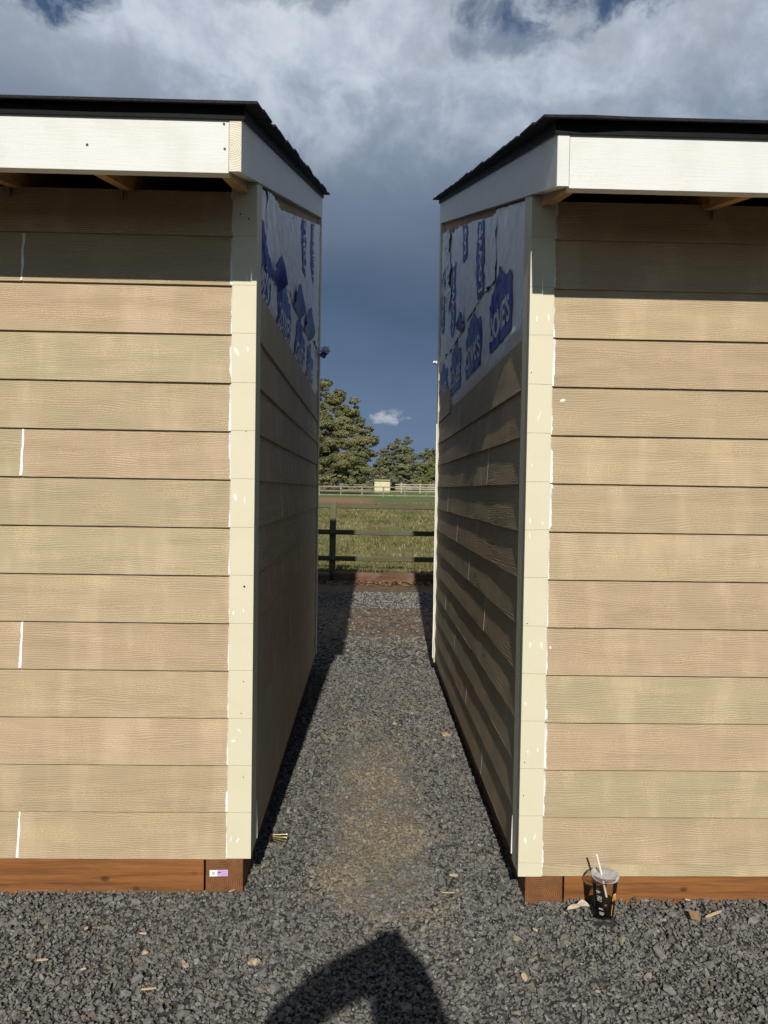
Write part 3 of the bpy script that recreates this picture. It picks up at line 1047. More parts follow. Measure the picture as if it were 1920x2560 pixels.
def build_shed(S, front_rows, front_tints, joints, rafters, side_tints, side_joints, trim_bot):
    e, yf = S.e, S.yf
    wall_top = S.rake(yf)
    yb = yf + S.D
    # ---- sheathing behind the boards
    S.part(S.xbox(0.024, S.L - 0.024, yf + 0.0245, yf + 0.036, 0.125, wall_top - 0.036), 'front_sheathing', M['osb'])
    for u0, u1 in ((0.0245, 0.036), (S.L - 0.036, S.L - 0.0245)):
        poly = [(yf + 0.037, 0.125), (yb, 0.125), (yb, S.rake(yb) + 0.14), (yf + 0.037, S.rake(yf + 0.037) + 0.14)]
        a, b = sorted((S.X(u0), S.X(u1)))
        S.part(MB().prism(poly, 0, a, b), 'side_sheathing', M['osb'])
    S.part(S.xbox(0.037, S.L - 0.037, yb - 0.14, yb - 0.005, 0.125, S.rake(yb) + 0.13), 'rear_light_block', M['osb'])  # unseen panel added to close the far side and keep light from the eaves
    # ---- skids and front beam
    sb = 0.000 if e < 0 else -0.022
    zt_ = trim_bot + 0.02
    blk = (0.030, 0.171) if e < 0 else (0.030, 0.172)
    o = S.part(S.xbox(-(blk[1] - blk[0]) / 2, (blk[1] - blk[0]) / 2, 0, 0.5, 0, 0.123, 0.006), 'skid', M['stain_end'])
    # build the skid with its own origin so that its end grain rings centre on it
    bpy.data.objects.remove(o, do_unlink=True)
    hw = (blk[1] - blk[0]) / 2
    for u in (blk[0] + hw, S.L - blk[0] - hw):
        o = MB().bbox((-hw, 0, -0.07), (hw, S.D - 0.05, 0.062), 0.006).build('skid', M['stain_end'])
        S.own(o)
        o.location = (S.X(u), yf + 0.010, sb + 0.064)
    S.part(S.xbox(blk[1] + 0.007, S.L - blk[1] - 0.007, yf + 0.014, yf + 0.052, sb - 0.03, trim_bot - 0.006 if e < 0 else 0.088, 0.003), 'front_beam', M['stain'])
    # ---- front lap boards
    xa, xb = sorted((S.X(0.089 + 0.001), S.X(S.L - 0.090)))
    for (i, z, h) in front_rows:
        tint = front_tints.get(i, T_)
        if i in joints:
            xj = joints[i]
            t2 = front_tints.get((i, 'b'), tint)
            put_board(S, 'front', xa, xj - xa - 0.0015, z, t2, 0, h)
            put_board(S, 'front', xj + 0.0015, xb - xj - 0.0015, z, tint, 0, h)
            joint_caulk_front(S, xj, z, i * 3.3)
        else:
            xm = (xa + xb) / 2 + (0.61 if i % 2 else -0.61) * -e * -1 + e * 0.4
            if e < 0: xm = min(xm, -1.75)
            else: xm = max(xm, 2.0)
            a1 = put_board(S, 'front', xa, xm - xa - 0.0015, z, tint if e > 0 else mixc(tint, K_, 0.4), 0, h)
            put_board(S, 'front', xm + 0.0015, xb - xm - 0.0015, z, tint if e < 0 else mixc(tint, G_, 0.4), 0, h)
    # ---- front corner trim, side corner trim, far trim
    S.part(S.xbox(0.0, 0.089, yf, yf + 0.0235, trim_bot, wall_top - 0.002, 0.0012), 'corner_trim', M['trim'])
    S.part(S.xbox(S.L - 0.089, S.L, yf, yf + 0.0235, trim_bot, wall_top - 0.002, 0.0012), 'corner_trim', M['trim'])
    ts = 0.124
    poly = [(yf + 0.0242, trim_bot + 0.004), (yf + ts, trim_bot + 0.004), (yf + ts, S.rake(yf + ts)), (yf + 0.0242, S.rake(yf + 0.0242))]
    a, b = sorted((S.X(0.0008), S.X(0.0240)))
    S.part(MB().prism(poly, 0, a, b), 'side_trim', M['side_trim'])
    a, b = sorted((S.X(-0.006), S.X(0.0240)))
    poly = [(yb - 0.09, trim_bot), (yb + 0.012, trim_bot), (yb + 0.012, S.rake(yb + 0.012)), (yb - 0.09, S.rake(yb - 0.09))]
    S.part(MB().prism(poly, 0, a, b), 'side_trim', M['trim'])
    # scribe lines across the corner trim at every lap
    for (i, z, h) in front_rows:
        if z > wall_top - 0.05 or z < trim_bot + 0.01: continue
        zz = z + random.uniform(-0.001, 0.003) + (0.004 if e > 0 else 0)
        sk = random.uniform(-0.0015, 0.0015)
        vs = [(S.X(0.0005), yf - 0.0004, zz), (S.X(0.0885), yf - 0.0004, zz + sk), (S.X(0.0885), yf - 0.0004, zz + sk + 0.0014), (S.X(0.0005), yf - 0.0004, zz + 0.0014)]
        S.part(MB().add(vs, [(0, 1, 2, 3)]), 'scribe_line', M['pencil'])
    rows = [(z, min(z + PITCHB, wall_top)) for (i, z, h) in front_rows if z < wall_top - 0.1]
    caulk_edge(S, S.X(0.0892), e, rows, yf, 0.0052 if e < 0 else 0.0062, 3.3 + e)
    # ---- side lap boards
    y0, y1 = yf + ts + 0.001, yb - 0.091
    for k, (z, h) in enumerate(S.side_rows):
        tint = side_tints[k % len(side_tints)]
        cuts = [y0] + [c for c in side_joints.get(k, ())] + [y1]
        for q in range(len(cuts) - 1):
            put_board(S, 'side', cuts[q] + (0.0012 if q else 0), cuts[q + 1] - cuts[q] - (0.0024 if q else 0.0012), z, mixc(tint, (K_, G_)[q % 2], 0.3), 0, h, 1.9)
        for c in side_joints.get(k, ()):
            joint_caulk_side(S, c, z)
    # ---- roof carpentry
    fz0, fz1 = S.rb0, S.rb0 + 0.180
    S.part(S.xbox(0.0335, S.L - 0.0335, S.yo + 0.0012, S.yo + 0.038, fz0 - 0.004, fz1, 0.0015), 'fascia_board', M['white_board'])
    yr1 = yb + 0.02
    for u0, u1 in ((-0.006, 0.032), (S.L - 0.032, S.L + 0.006)):
        a, b = sorted((S.X(u0), S.X(u1)))
        poly = [(S.yo, fz0), (yr1, S.rake(yr1)), (yr1, S.rake(yr1) + 0.180), (S.yo, fz1)]
        S.part(MB().prism(poly, 0, a, b), 'rake_board', M['white_rake'])
    # end grain face of the near rake board
    a, b = sorted((S.X(-0.005), S.X(0.031)))
    o = MB().box((-0.018, -0.0014, -0.098), (0.018, 0.0003, 0.080)).build('rake_end', M['endgrain'] if e < 0 else M['white_board'])
    S.own(o)
    o.location = ((a + b) / 2, S.yo - 0.0006, fz0 + 0.099)
    # rafters
    for u in rafters:
        a, b = sorted((S.X(u), S.X(u + 0.038)))
        zw = S.rake(yf) - 0.040
        zr = lambda y: zw + (y - yf) * SLOPE
        poly = [(S.yo + 0.0385, fz0 + 0.006), (yf + 0.01, zw), (yb - 0.15, zr(yb - 0.15)), (yb - 0.15, S.rake(yb - 0.15) + 0.178), (S.yo + 0.0385, S.rake(S.yo + 0.0385) + 0.178)]
        S.part(MB().prism(poly, 0, a, b), 'rafter', M['rafter'])
        if u > 0.1:                                             # steel tie where rafter meets wall
            t = S.X(u + (0.039 if e < 0 else 0.039))
            zt = S.rake(yf) - 0.025
            vs = [(t, yf - 0.055, zt + 0.03), (t, yf + 0.02, zt + 0.06), (t, yf + 0.018, zt - 0.05), (t, yf - 0.004, zt - 0.045)]
            vs += [(S.X(u + 0.0415), y_, z_) for (_, y_, z_) in vs]
            S.part(MB().add(vs, [(0, 1, 2, 3), (7, 6, 5, 4), (0, 4, 5, 1), (1, 5, 6, 2), (2, 6, 7, 3), (3, 7, 4, 0)]), 'rafter_tie', M['galv'])
    # deck
    dk = lambda y: S.rake(y) + 0.1825
    ya, ye = S.yo - 0.006, yb + 0.055
    a, b = sorted((S.X(-0.012), S.X(S.L + 0.012)))
    S.part(MB().prism([(ya, dk(ya)), (ye, dk(ye)), (ye, dk(ye) + 0.013), (ya, dk(ya) + 0.013)], 0, a, b), 'roof_deck', M['osb'])
    # drip edges (eave and rake)
    mb = MB()
    mb.prism([(ya - 0.0025, dk(ya) - 0.021), (ya - 0.0005, dk(ya) - 0.021), (ya - 0.0005, dk(ya) + 0.016), (ya + 0.05, dk(ya + 0.05) + 0.0165), (ya + 0.05, dk(ya + 0.05) + 0.0145 + 0.003), (ya - 0.0025, dk(ya) + 0.018)], 0, a - 0.004, b + 0.004)
    S.part(mb, 'drip_edge', M['black_metal'])
    for u in (-0.0150, S.L + 0.0126):
        xs = sorted((S.X(u), S.X(u + 0.0024)))
        S.part(MB().prism([(ya + 0.003, dk(ya) - 0.020), (ye, dk(ye) - 0.020), (ye, dk(ye) + 0.017), (ya + 0.003, dk(ya) + 0.017)], 0, xs[0], xs[1]), 'drip_edge', M['black_metal'])
    # ---- shingles: courses of strips with stepped butts and a ragged rake edge
    ca = math.cos(math.atan(SLOPE))
    expo, thick = 0.146, 0.0075
    tmpl = []
    for v in range(3):
        mb = MB()
        n = 7
        vs, fs = [], []
        for i in range(n + 1):
            x = -0.478 + 0.956 * i / n
            jag = random.choice((0.0, 0.0, 0.012)) + random.uniform(0, 0.003)
            droop = 0.0
            vs += [(x, -0.0 - jag, 0.0), (x, 0.21, 0.0 + 0.003), (x, 0.21, 0.0075), (x, -0.0 - jag, thick)]
        for i in range(n):
            p, q = i * 4, i * 4 + 4
            for k in range(4):
                k2 = (k + 1) % 4
                fs.append((p + k, p + k2, q + k2, q + k))
        fs += [(3, 2, 1, 0), (n * 4, n * 4 + 1, n * 4 + 2, n * 4 + 3)]
        mb.add(vs, fs)
        me = mb.mesh('shingle', M['shingle'])
        bm = bmesh.new(); bm.from_mesh(me); bmesh.ops.recalc_face_normals(bm, faces=bm.faces); bm.to_mesh(me); bm.free()
        tmpl.append(me)
    ncourse = int((ye - ya + 0.03) / (expo * ca)) + 1
    ang = math.atan(SLOPE)
    lo, hi = sorted((S.X(-0.062), S.X(S.L + 0.062)))
    for c in range(ncourse):
        y = ya - 0.034 + c * expo * ca
        if y > ye - 0.02: break
        z = dk(y) + 0.0185
        off = (c % 3) * 0.31
        # strips laid from the passage side inwards, the first one trimmed by its offset
        edge = S.X(-0.062 + random.uniform(-0.007, 0.007))
        for q in range(5):
            w_ = 0.956
            cx = edge + e * (q * w_ + w_ / 2 - off)
            l_, r_ = cx - w_ / 2, cx + w_ / 2
            l_, r_ = max(l_, min(edge, hi) if e > 0 else lo), min(r_, max(edge, lo) if e < 0 else hi)
            if r_ - l_ < 0.03: continue
            o = bpy.data.objects.new('shingle', tmpl[(c + q) % 3])
            COL.objects.link(o)
            S.own(o)
            o.scale = ((r_ - l_) / w_, 1, 1)
            o.location = ((l_ + r_) / 2, y, z + (0.0008 if q % 2 else 0) + (random.uniform(0, 0.006) if c < 2 else 0))
            o.rotation_euler = (ang - 0.030 + random.uniform(-0.004, 0.004), 0, random.uniform(-0.003, 0.003))
    return S


random.seed(4)
XL, YL, XR, YR = -0.416, 2.766, 0.585, 2.732
left_rows = [(i, 1.52 + 0.743 - PITCHB * i, 0.2032 if i > -1 else 0.163) for i in range(-1, 13)]
right_rows = [(i, 1.52 + 0.747 - PITCHB * i, 0.2032 if i > -1 else 0.140) for i in range(-1, 13)] + [(13, 0.086, 0.10)]
LSH = Shed(-1, XL, YL, 2.263, 2.083, [(2.083 - PITCHB * k, 0.2032) for k in range(12)],
           'left tan clapboard shed with white fascia and cream corner board, purple label on its base')
LSH.side_pitch = PITCHB
RP = 0.1803
RSH = Shed(1, XR, YR, 2.267, 1.912, [(1.912 - RP * k, 0.2055) for k in range(11)],
           'right tan clapboard shed with a drink cup standing at its base')
RSH.side_pitch = RP
lt = {-1: T_, 0: T_, 1: K_, 2: G_, 3: mixc(G_, T_, .5), 4: K_, (4, 'b'): G_, 5: mixc(G_, T_, .4), 6: G_, 7: T_, 8: K_, (8, 'b'): K_, 9: T_, 10: K_, 11: T_, 12: T_, (12, 'b'): T_}
rt = {-1: T_, 0: K_, 1: T_, 2: K_, 3: T_, 4: T_, 5: T_, 6: T_, 7: K_, 8: K_, 9: G_, 10: K_, 11: G_, 12: mixc(T_, K_, .5), 13: G_}
build_shed(LSH, left_rows, lt, {0: -1.268, 4: -1.270, 8: -1.273, 12: -1.282}, [0.0345, 0.449, 0.855, 1.46, 2.07, 2.68, 3.29, 3.587],
           [G_, T_, K_, T_, G_], {1: (4.61,), 3: (4.15,), 4: (3.7,), 6: (4.8,), 8: (4.2,)}, 0.130)
build_shed(RSH, right_rows, rt, {}, [0.0345, 0.625, 1.235, 1.845, 2.455, 3.065, 3.587],
           [T_, K_, T_, G_, K_], {0: (4.85,), 1: (4.232,), 2: (3.644,), 3: (5.414,), 4: (4.829,), 5: (4.239,), 6: (3.662,), 7: (5.432,), 8: (4.855,), 9: (4.256,), 10: (3.658,)}, 0.083)
# short cut of the next course up, at the far end of the right wall, with its raw end
put_board(RSH, 'side', 5.385, 6.19 - 5.385, 2.090, T_, 0, 0.2032, 1.0)
RSH.part(RSH.xbox(0.024 - 0.0205, 0.024, 5.372, 5.3845, 2.088, 2.30), 'raw_board_end', M['chip'])

# dabs of filler on the trims and a caulk run at the left corner
for (x, z, w_, h_, a) in [(-0.487, 2.02, .006, .017, .5), (-0.446, 2.03, .004, .010, .1), (-0.487, 1.485, .007, .014, .3), (-0.452, 1.475, .003, .014, -.1),
                          (-0.489, 1.055, .004, .008, 0), (-0.452, 1.062, .003, .009, .1), (-0.463, 0.615, .003, .010, .7), (-0.485, 0.575, .008, .006, .3),
                          (-0.490, 0.205, .003, .014, -.2), (-0.466, 0.20, .0035, .012, -.6), (-0.452, 2.29, .0025, .014, 0.05)]:
    paint_dab(LSH, x, z, w_, h_, a, YL, x * 50 + z)
for (x, z, w_, h_, a) in [(0.655, 2.16, .003, .016, .1), (0.612, 2.155, .003, .012, 0), (0.628, 1.80, .0025, .020, -.35), (0.604, 1.62, .003, .006, .2), (0.602, 1.415, .004, .013, .1), (0.649, 1.405, .003, .008, 0),
                          (0.602, 1.36, .003, .014, .1), (0.613, 0.955, .004, .012, 0), (0.655, 0.953, .005, .015, .05), (0.600, 0.735, .005, .007, .4),
                          (0.612, 0.555, .004, .006, 0), (0.649, 0.56, .003, .009, .1), (0.645, 0.235, .004, .011, -.2), (0.610, 0.22, .005, .014, .2)]:
    paint_dab(RSH, x, z, w_, h_, a, YR, x * 50 + z)
paint_dab(RSH, 0.716, 1.861, .012, .005, .25, YR + 0.008, 2.2)
paint_dab(RSH, 0.690, 0.945, .004, .005, .2, YR + 0.008, 4.2)
paint_dab(RSH, 0.682, 1.545, .006, .010, .2, YR + 0.008, 6.2)
# drip of caulk at the foot of the left side corner
mb = MB().tube([(-0.4155, YL + 0.1265, 0.150 + q * 0.05) for q in range(4)], [0.006, 0.0055, 0.004, 0.0015], 8)
LSH.part(mb, 'caulk_drip', M['caulk'])
mb = MB().tube([(XR + 0.001, YR + 0.1265, 0.11 + q * 0.05) for q in range(4)], [0.0045, 0.004, 0.003, 0.0012], 8)
RSH.part(mb, 'caulk_drip', M['caulk'])
# caulk strip down the far right corner
vs, fs = [], []
for i in range(90):
    z = 0.12 + i * 0.022
    r = 0.006 + 0.004 * n1(z * 3, 1.0) + 0.003 * n1(z * 14, 4.0)
    vs.append((XR - 0.006 - 0.003 - r * 0.6, YR + RSH.D - 0.090, z))
RSH.part(MB().tube(vs, [0.005 + 0.003 * abs(n1(v[2] * 5, 2.0)) for v in vs], 6), 'caulk_bead', M['caulk'])
# nail holes in the fascia and the trims
for (x, z) in [(-0.890, 2.585), (-0.462, 2.583), (-0.465, 2.660)]:
    disc(LSH, x, LSH.yo + 0.0012, z, 0.0042)
for (x, z, r) in [(-0.450, 1.155, .004), (-0.478, 2.52, .003), (-0.447, 2.505, .003), (-0.449, 1.73, .002), (-0.45, 0.80, .002), (-0.447, 0.44, .002), (-0.457, 0.68, .002)]:
    disc(LSH, x, YL, z, r)
for (x, z, r) in [(0.596, 1.96, .002), (0.600, 1.035, .002), (0.600, 0.39, .002), (0.601, 0.515, .002)]:
    disc(RSH, x, YR, z, r)
# ------------------------------------------------------------------ house wrap on the gable walls
def wrinkle(y, z, seed):
    """outward ripple of the loose sheet"""
    d = 0.0
    q = y * 0.72 + z * 1.0 + 0.22 * n1(y * 1.3, z * 1.3, seed)
    r = 1 - abs(n1(q * 7.5, seed, 0.4 + 0.6 * y))
    d += 0.0075 * r ** 3
    q2 = y * 1.0 - z * 0.45 + 0.25 * n1(y * 0.9, z * 1.7, seed + 3)
    r2 = 1 - abs(n1(q2 * 10.0, seed + 7, z * 0.7))
    d += 0.0065 * r2 ** 4
    d += 0.004 * (n1(y * 3.0, z * 2.2, seed + 11) + 0.5)
    d += 0.0006 * n1(y * 14.0, z * 9.0, seed + 21)
    return max(d, 0.0)


class Sheet:
    def __init__(self, S, y0, y1, bot, top, base, seed, edge_curl=0.0, ztop=None, over=None):
        self.over = over
        self.S, self.y0, self.y1, self.bot, self.top, self.base, self.seed = S, y0, y1, bot, top, base, seed
        self.curl = edge_curl
        self.ztop = ztop

    def u(self, y, z):
        out = self.base + 1.15 * wrinkle(y, z, self.seed)
        if self.curl:
            d = z - self.bot(y)
            c = math.exp(-max(d, 0) / 0.035)
            out += self.curl * c * (0.45 + 0.8 * n1(y * 5.0, self.seed, 2.2))
            dn = y - self.y0
            out += 0.004 * math.exp(-max(dn, 0) / 0.03)
        if self.over:
            out = max(out, 0.024 - self.over.u(y, z) + 0.0022)
        if self.ztop:
            out = min(out, 0.0005 + max(0.0, z - self.ztop(y)) * 0.35)
        return 0.024 - out

    def build(self, ny=250, nz=84):
        vs, fs = [], []
        for i in range(ny + 1):
            y = self.y0 + (self.y1 - self.y0) * i / ny
            b, t = self.bot(y), self.top(y)
            for j in range(nz + 1):
                z = b + (t - b) * j / nz
                yy = y
                if self.curl and i == 0: yy += 0.012 * n1(z * 6, self.seed)
                vs.append((self.S.X(self.u(y, z)), yy, z))
        for i in range(ny):
            for j in range(nz):
                a = i * (nz + 1) + j
                fs.append((a, a + nz + 1, a + nz + 2, a + 1))
        mb = MB()
        mb.add(vs, fs, True)
        o = mb.build('house_wrap', M['wrap'])
        self.S.own(o)
        self.obj = o
        return o

    def stick(self, bm, lift, name, mat, clip=True):
        """lay flat art (bmesh in y,z as x,y) on the sheet"""
        xs = [v.co.x for v in bm.verts]
        ys = [v.co.y for v in bm.verts]
        if not xs: return None
        step = 0.013
        p = min(xs) + step
        while p < max(xs):
            bmesh.ops.bisect_plane(bm, geom=bm.verts[:] + bm.edges[:] + bm.faces[:], plane_co=(p, 0, 0), plane_no=(1, 0, 0), dist=1e-6)
            p += step
        p = min(ys) + step
        while p < max(ys):
            bmesh.ops.bisect_plane(bm, geom=bm.verts[:] + bm.edges[:] + bm.faces[:], plane_co=(0, p, 0), plane_no=(0, 1, 0), dist=1e-6)
            p += step
        if clip:
            dead = [f for f in bm.faces if not (self.y0 + 0.003 < f.calc_center_median().x < self.y1 - 0.004 and self.bot(f.calc_center_median().x) + 0.004 < f.calc_center_median().y < self.top(f.calc_center_median().x) - 0.004)]
            bmesh.ops.delete(bm, geom=dead, context='FACES')
        for v in bm.verts:
            y, z = v.co.x, v.co.y
            v.co = (self.S.X(self.u(y, z) - lift), y, z)
        bmesh.ops.triangulate(bm, faces=bm.faces)
        me = bpy.data.meshes.new(name)
        bm.to_mesh(me)
        bm.free()
        for p_ in me.polygons: p_.use_smooth = True
        o = link(name, me, mat)
        o.parent = self.obj
        return o


def text_bm(body, shear=0.0):
    cu = bpy.data.curves.new('lettering', 'FONT')
    cu.body = body
    cu.size = 1.0
    cu.align_x = 'CENTER'
    cu.offset = 0.028
    cu.resolution_u = 3
    ob = bpy.data.objects.new('lettering', cu)
    COL.objects.link(ob)
    dg = bpy.context.evaluated_depsgraph_get()
    me = bpy.data.meshes.new_from_object(ob.evaluated_get(dg))
    bm = bmesh.new()
    bm.from_mesh(me)
    bpy.data.objects.remove(ob, do_unlink=True)
    bpy.data.curves.remove(cu)
    bpy.data.meshes.remove(me)
    xs = [v.co.x for v in bm.verts]; ys = [v.co.y for v in bm.verts]
    cx, w_, y0, h = (min(xs) + max(xs)) / 2, max(xs) - min(xs), min(ys), max(ys) - min(ys)
    for v in bm.verts:
        v.co = ((v.co.x - cx) / w_, (v.co.y - y0) / h, 0)
    return bm


# outline of the blue gabled sign shape, reading direction +x, unit width
SIGN = [(-0.50, 0.0), (0.50, 0.0), (0.50, 0.40), (0.43, 0.46), (0.25, 0.467), (0.02, 0.60), (-0.425, 0.475), (-0.50, 0.34)]


def logo(sheet, yc, z0, width, read, rot=False):
    """blue sign shape with the store lettering; read = +1 if text runs towards +y on the wall"""
    bm = bmesh.new()
    def place(a, b):
        if rot:                                   # sheet hung sideways
            return (yc - read * (b - 0.25) * width, z0 + a * width)
        return (yc + read * a * width, z0 + b * width)
    f = bm.faces.new([bm.verts.new((*place(a, b), 0)) for a, b in SIGN])
    bmesh.ops.triangulate(bm, faces=[f])
    sheet.stick(bm, 0.0046, 'blue_sign_print', M['print_blue'])
    tb = text_bm("LOWE'S")
    for v in tb.verts:
        a, b = v.co.x * 0.86, 0.085 + v.co.y * 0.215
        v.co = (*place(a, b), 0)
    sheet.stick(tb, 0.0064, 'lettering', M['print_white'])


def piece(ys, zs):
    """piecewise-linear curve with a little raggedness"""
    def f(y):
        for i in range(len(ys) - 1):
            if y <= ys[i + 1] or i == len(ys) - 2:
                t = (y - ys[i]) / (ys[i + 1] - ys[i])
                return zs[i] + (zs[i + 1] - zs[i]) * t
    return f


def ragged(f, amp, seed):
    return lambda y: f(y) + amp * n1(y * 7.0, seed) + amp * 0.6 * n1(y * 21.0, seed, 3.0)


# right shed: lower sheet up to the rake near the corner, upper sheet over it with a torn lower edge
rr = RSH
low_r = Sheet(rr, YR + 0.126, YR + rr.D - 0.092, lambda y: 2.075, lambda y: min(rr.rake(y) - 0.012 - 0.03 * sstep(3.5, 3.7, y), 2.87 + 0.25 * sstep(3.4, 3.5, y)), 0.003, 1.7, ztop=lambda y: 2.119 + 0.176 * sstep(5.33, 5.36, y))
low_r.build()
for yc in (3.398, 4.25, 5.10, 5.93):
    logo(low_r, yc, 2.197, 0.575, -1)
tear_r = ragged(piece([3.5, 3.56, 3.9, 4.3, 4.64, 5.23, 6.3], [2.50, 2.525, 2.555, 2.55, 2.55, 2.535, 2.58]), 0.012, 5.0)
up_r = Sheet(rr, 3.552, YR + rr.D - 0.094, tear_r, ragged(lambda y: rr.rake(y) - 0.055 - 0.03 * sstep(5.0, 5.3, y), 0.018, 8.0), 0.004, 9.1, 0.006, over=low_r)
up_r.build()
for yc, z0 in ((4.02, 2.80), (4.66, 3.20), (5.30, 2.86), (5.98, 3.02)):
    logo(up_r, yc, z0, 0.50, -1, rot=True)
# left shed
ll = LSH
low_l = Sheet(ll, YL + 0.126, YL + ll.D - 0.092, lambda y: 2.245, lambda y: ll.rake(y) - 0.012 - 0.05 * sstep(3.3, 3.6, y), 0.003, 23.7, ztop=lambda y: 2.287)
low_l.build()
for yc in (2.93, 3.77, 4.59, 5.40):
    logo(low_l, yc, 2.235, 0.55, 1)
tear_l = ragged(piece([3.0, 3.06, 3.18, 3.6, 4.0, 4.2, 4.8, 5.8, 6.3], [2.40, 2.415, 2.42, 2.51, 2.56, 2.535, 2.54, 2.66, 2.64]), 0.016, 15.0)
up_l = Sheet(ll, 3.045, YL + ll.D - 0.080, tear_l, ragged(piece([3.0, 3.4, 3.66, 4.2, 6.3], [2.72, 2.80, 2.83, 3.03, 3.72]), 0.018, 18.0), 0.004, 31.1, 0.007, over=low_l)
up_l.build()
for yc, z0 in ((4.75, 3.10), (5.45, 3.25)):
    logo(up_l, yc, z0, 0.44, 1, rot=True)
# turned-up corners of the torn edge showing the printed back, and the crumpled flap at the far corner
def flap(S, y, z, ly, lz, out, name='torn_flap'):
    vs = []
    for i in range(5):
        for j in range(4):
            a, b = i / 4, j / 3
            vs.append((S.X(0.004 - out * math.sin(b * 2.0) * (0.6 + 0.6 * a) - 0.012 * n1(i * 1.3, j * 1.1, y)), y + ly * a + 0.02 * n1(i, j, y + 3), z + lz * b * (0.4 + 0.8 * math.sin(a * 3.0)) + 0.015 * n1(i, j + 4, y)))
    fs = [(i * 4 + j, i * 4 + j + 1, i * 4 + j + 5, i * 4 + j + 4) for i in range(4) for j in range(3)]
    o = MB().add(vs, fs, True).build(name, M['print_blue'])
    S.own(o)
    return o


flap(ll, 3.22, 2.43, 0.24, 0.10, 0.035)
flap(ll, 4.16, 2.53, 0.36, 0.15, 0.03)
flap(ll, 4.84, 2.55, 0.42, 0.16, 0.035)
flap(rr, 4.62, 2.54, 0.20, 0.10, 0.03)


def crumple(S, y, z, r, seed, mat):
    bm = bmesh.new()
    bmesh.ops.create_icosphere(bm, subdivisions=2, radius=1.0)
    for v in bm.verts:
        c = v.co
        k = 0.65 + 0.75 * n1(c.x * 2.1 + seed, c.y * 2.1, c.z * 2.1) + 0.35 * n1(c.x * 5 + seed, c.y * 5, c.z * 5)
        v.co = Vector((S.X(0.0) - S.e * (0.02 + r * 0.9) * 0.75 + c.x * r * k * 0.9, y + c.y * r * 1.5 * k, z + c.z * r * 0.9 * k))
    me = bpy.data.meshes.new('crumpled_wrap')
    bm.to_mesh(me)
    bm.free()
    o = link('crumpled_wrap', me, mat)
    S.own(o)


crumple(ll, 6.20, 2.67, 0.055, 3.0, M['wrap'])
crumple(ll, 6.10, 2.62, 0.05, 8.0, M['print_blue'])
crumple(rr, 6.20, 2.58, 0.028, 5.0, M['wrap'])
# crumpled white strip hanging at the far top of the right wall
vs, fs = [], []
for i in range(26):
    z = 3.47 - i * 0.024
    for j in range(5):
        t = j / 4 - 0.5
        vs.append((rr.X(-0.004 - 0.035 * abs(n1(i * 0.7, j * 1.9, 3.0)) - 0.012 * n1(i * 1.9, j, 9.0)), 5.62 + t * 0.34 * (0.7 + 0.5 * n1(i * 0.33, 2.0)) + 0.10 * n1(i * 0.25, 7.0) - 0.004 * i, z + 0.025 * n1(i, j * 1.7, 5.0)))
for i in range(25):
    for j in range(4):
        a = i * 5 + j
        fs.append((a, a + 1, a + 6, a + 5))
rr.part(MB().add(vs, fs), 'crumpled_wrap', M['wrap'])
# ------------------------------------------------------------------ rail fence and timber edging
def fence_near():
    root = empty('rail_fence', (0, 11.36, 0.12))
    tag(root, 'green weathered three rail wooden fence behind the gravel', 'fence')
    inv = Matrix.Translation(-Vector(root.location))
    def own(o):
        o.parent = root
        o.matrix_parent_inverse = inv
    for x in (-5.4, -2.95, -0.515, 1.93, 4.38):
        o = MB().bbox((-0.048, -0.048, -0.4), (0.048, 0.048, 1.23), 0.012).build('post', M['post'])
        own(o)
        o.location = (x, 11.40, 0.10)
        for z in (0.474, 0.870):
            for dx_ in (-0.016, 0.018):
                b = MB().tube([(x + dx_, 11.284, z), (x + dx_, 11.297, z)], 0.009, 8).build('bolt', M['galv'])
                own(b)
    for z, y0, y1, zh in ((0.474, 11.295, 11.350, 0.037), (0.870, 11.295, 11.350, 0.037), (1.275, 11.365, 11.43, 0.042)):
        for xa, xb in ((-5.45, -0.55 if z < 1 else -0.535), (-0.548 if z < 1 else -0.533, 4.45)):
            mb = MB()
            n = 14
            vs, fs = [], []
            for i in range(n + 1):
                x = xa + (xb - xa) * i / n
                dz_ = 0.006 * n1(x * 0.8, z * 9) - 0.004 * (x + 0.5)
                k = zh * (1 + 0.06 * n1(x * 1.3, z * 5, 3))
                prof = [(y0, -0.75), (y0 + 0.008, -1), (y1, -1), (y1, 1), (y0 + 0.010, 1), (y0, 0.7)]
                vs += [(x, py_, z + dz_ + pz_ * k) for py_, pz_ in prof]
            for i in range(n):
                a = i * 6
                for q in range(6):
                    q2 = (q + 1) % 6
                    fs.append((a + q, a + q2, a + 6 + q2, a + 6 + q))
            fs += [tuple(range(5, -1, -1)), tuple(range(n * 6, n * 6 + 6))]
            mb.add(vs, fs)
            own(mb.build('rail', M['rail']))


fence_near()


def timber(x0, x1, y, top, seed, label):
    n = 26
    vs, fs = [], []
    for i in range(n + 1):
        x = x0 + (x1 - x0) * i / n
        a, b = 0.008 * n1(x * 2.2, seed), 0.010 * n1(x * 3.1, seed, 4.0)
        prof = [(y + a, 0.05), (y + a * 0.5, top - 0.025 + b * 0.4), (y + 0.022 + a, top + b * 0.5), (y + 0.15, top + b), (y + 0.175, top - 0.03), (y + 0.175, 0.05)]
        vs += [(x, q[0], q[1]) for q in prof]
    for i in range(n):
        a = i * 6
        for q in range(5):
            fs.append((a + q, a + q + 1, a + 7 + q, a + 6 + q))
    fs += [tuple(range(5, -1, -1)), tuple(range(n * 6, n * 6 + 6))]
    o = MB().add(vs, fs).build('edging_timber', M['timber'])
    tag(o, label, 'timber', 'timbers edging the pasture')


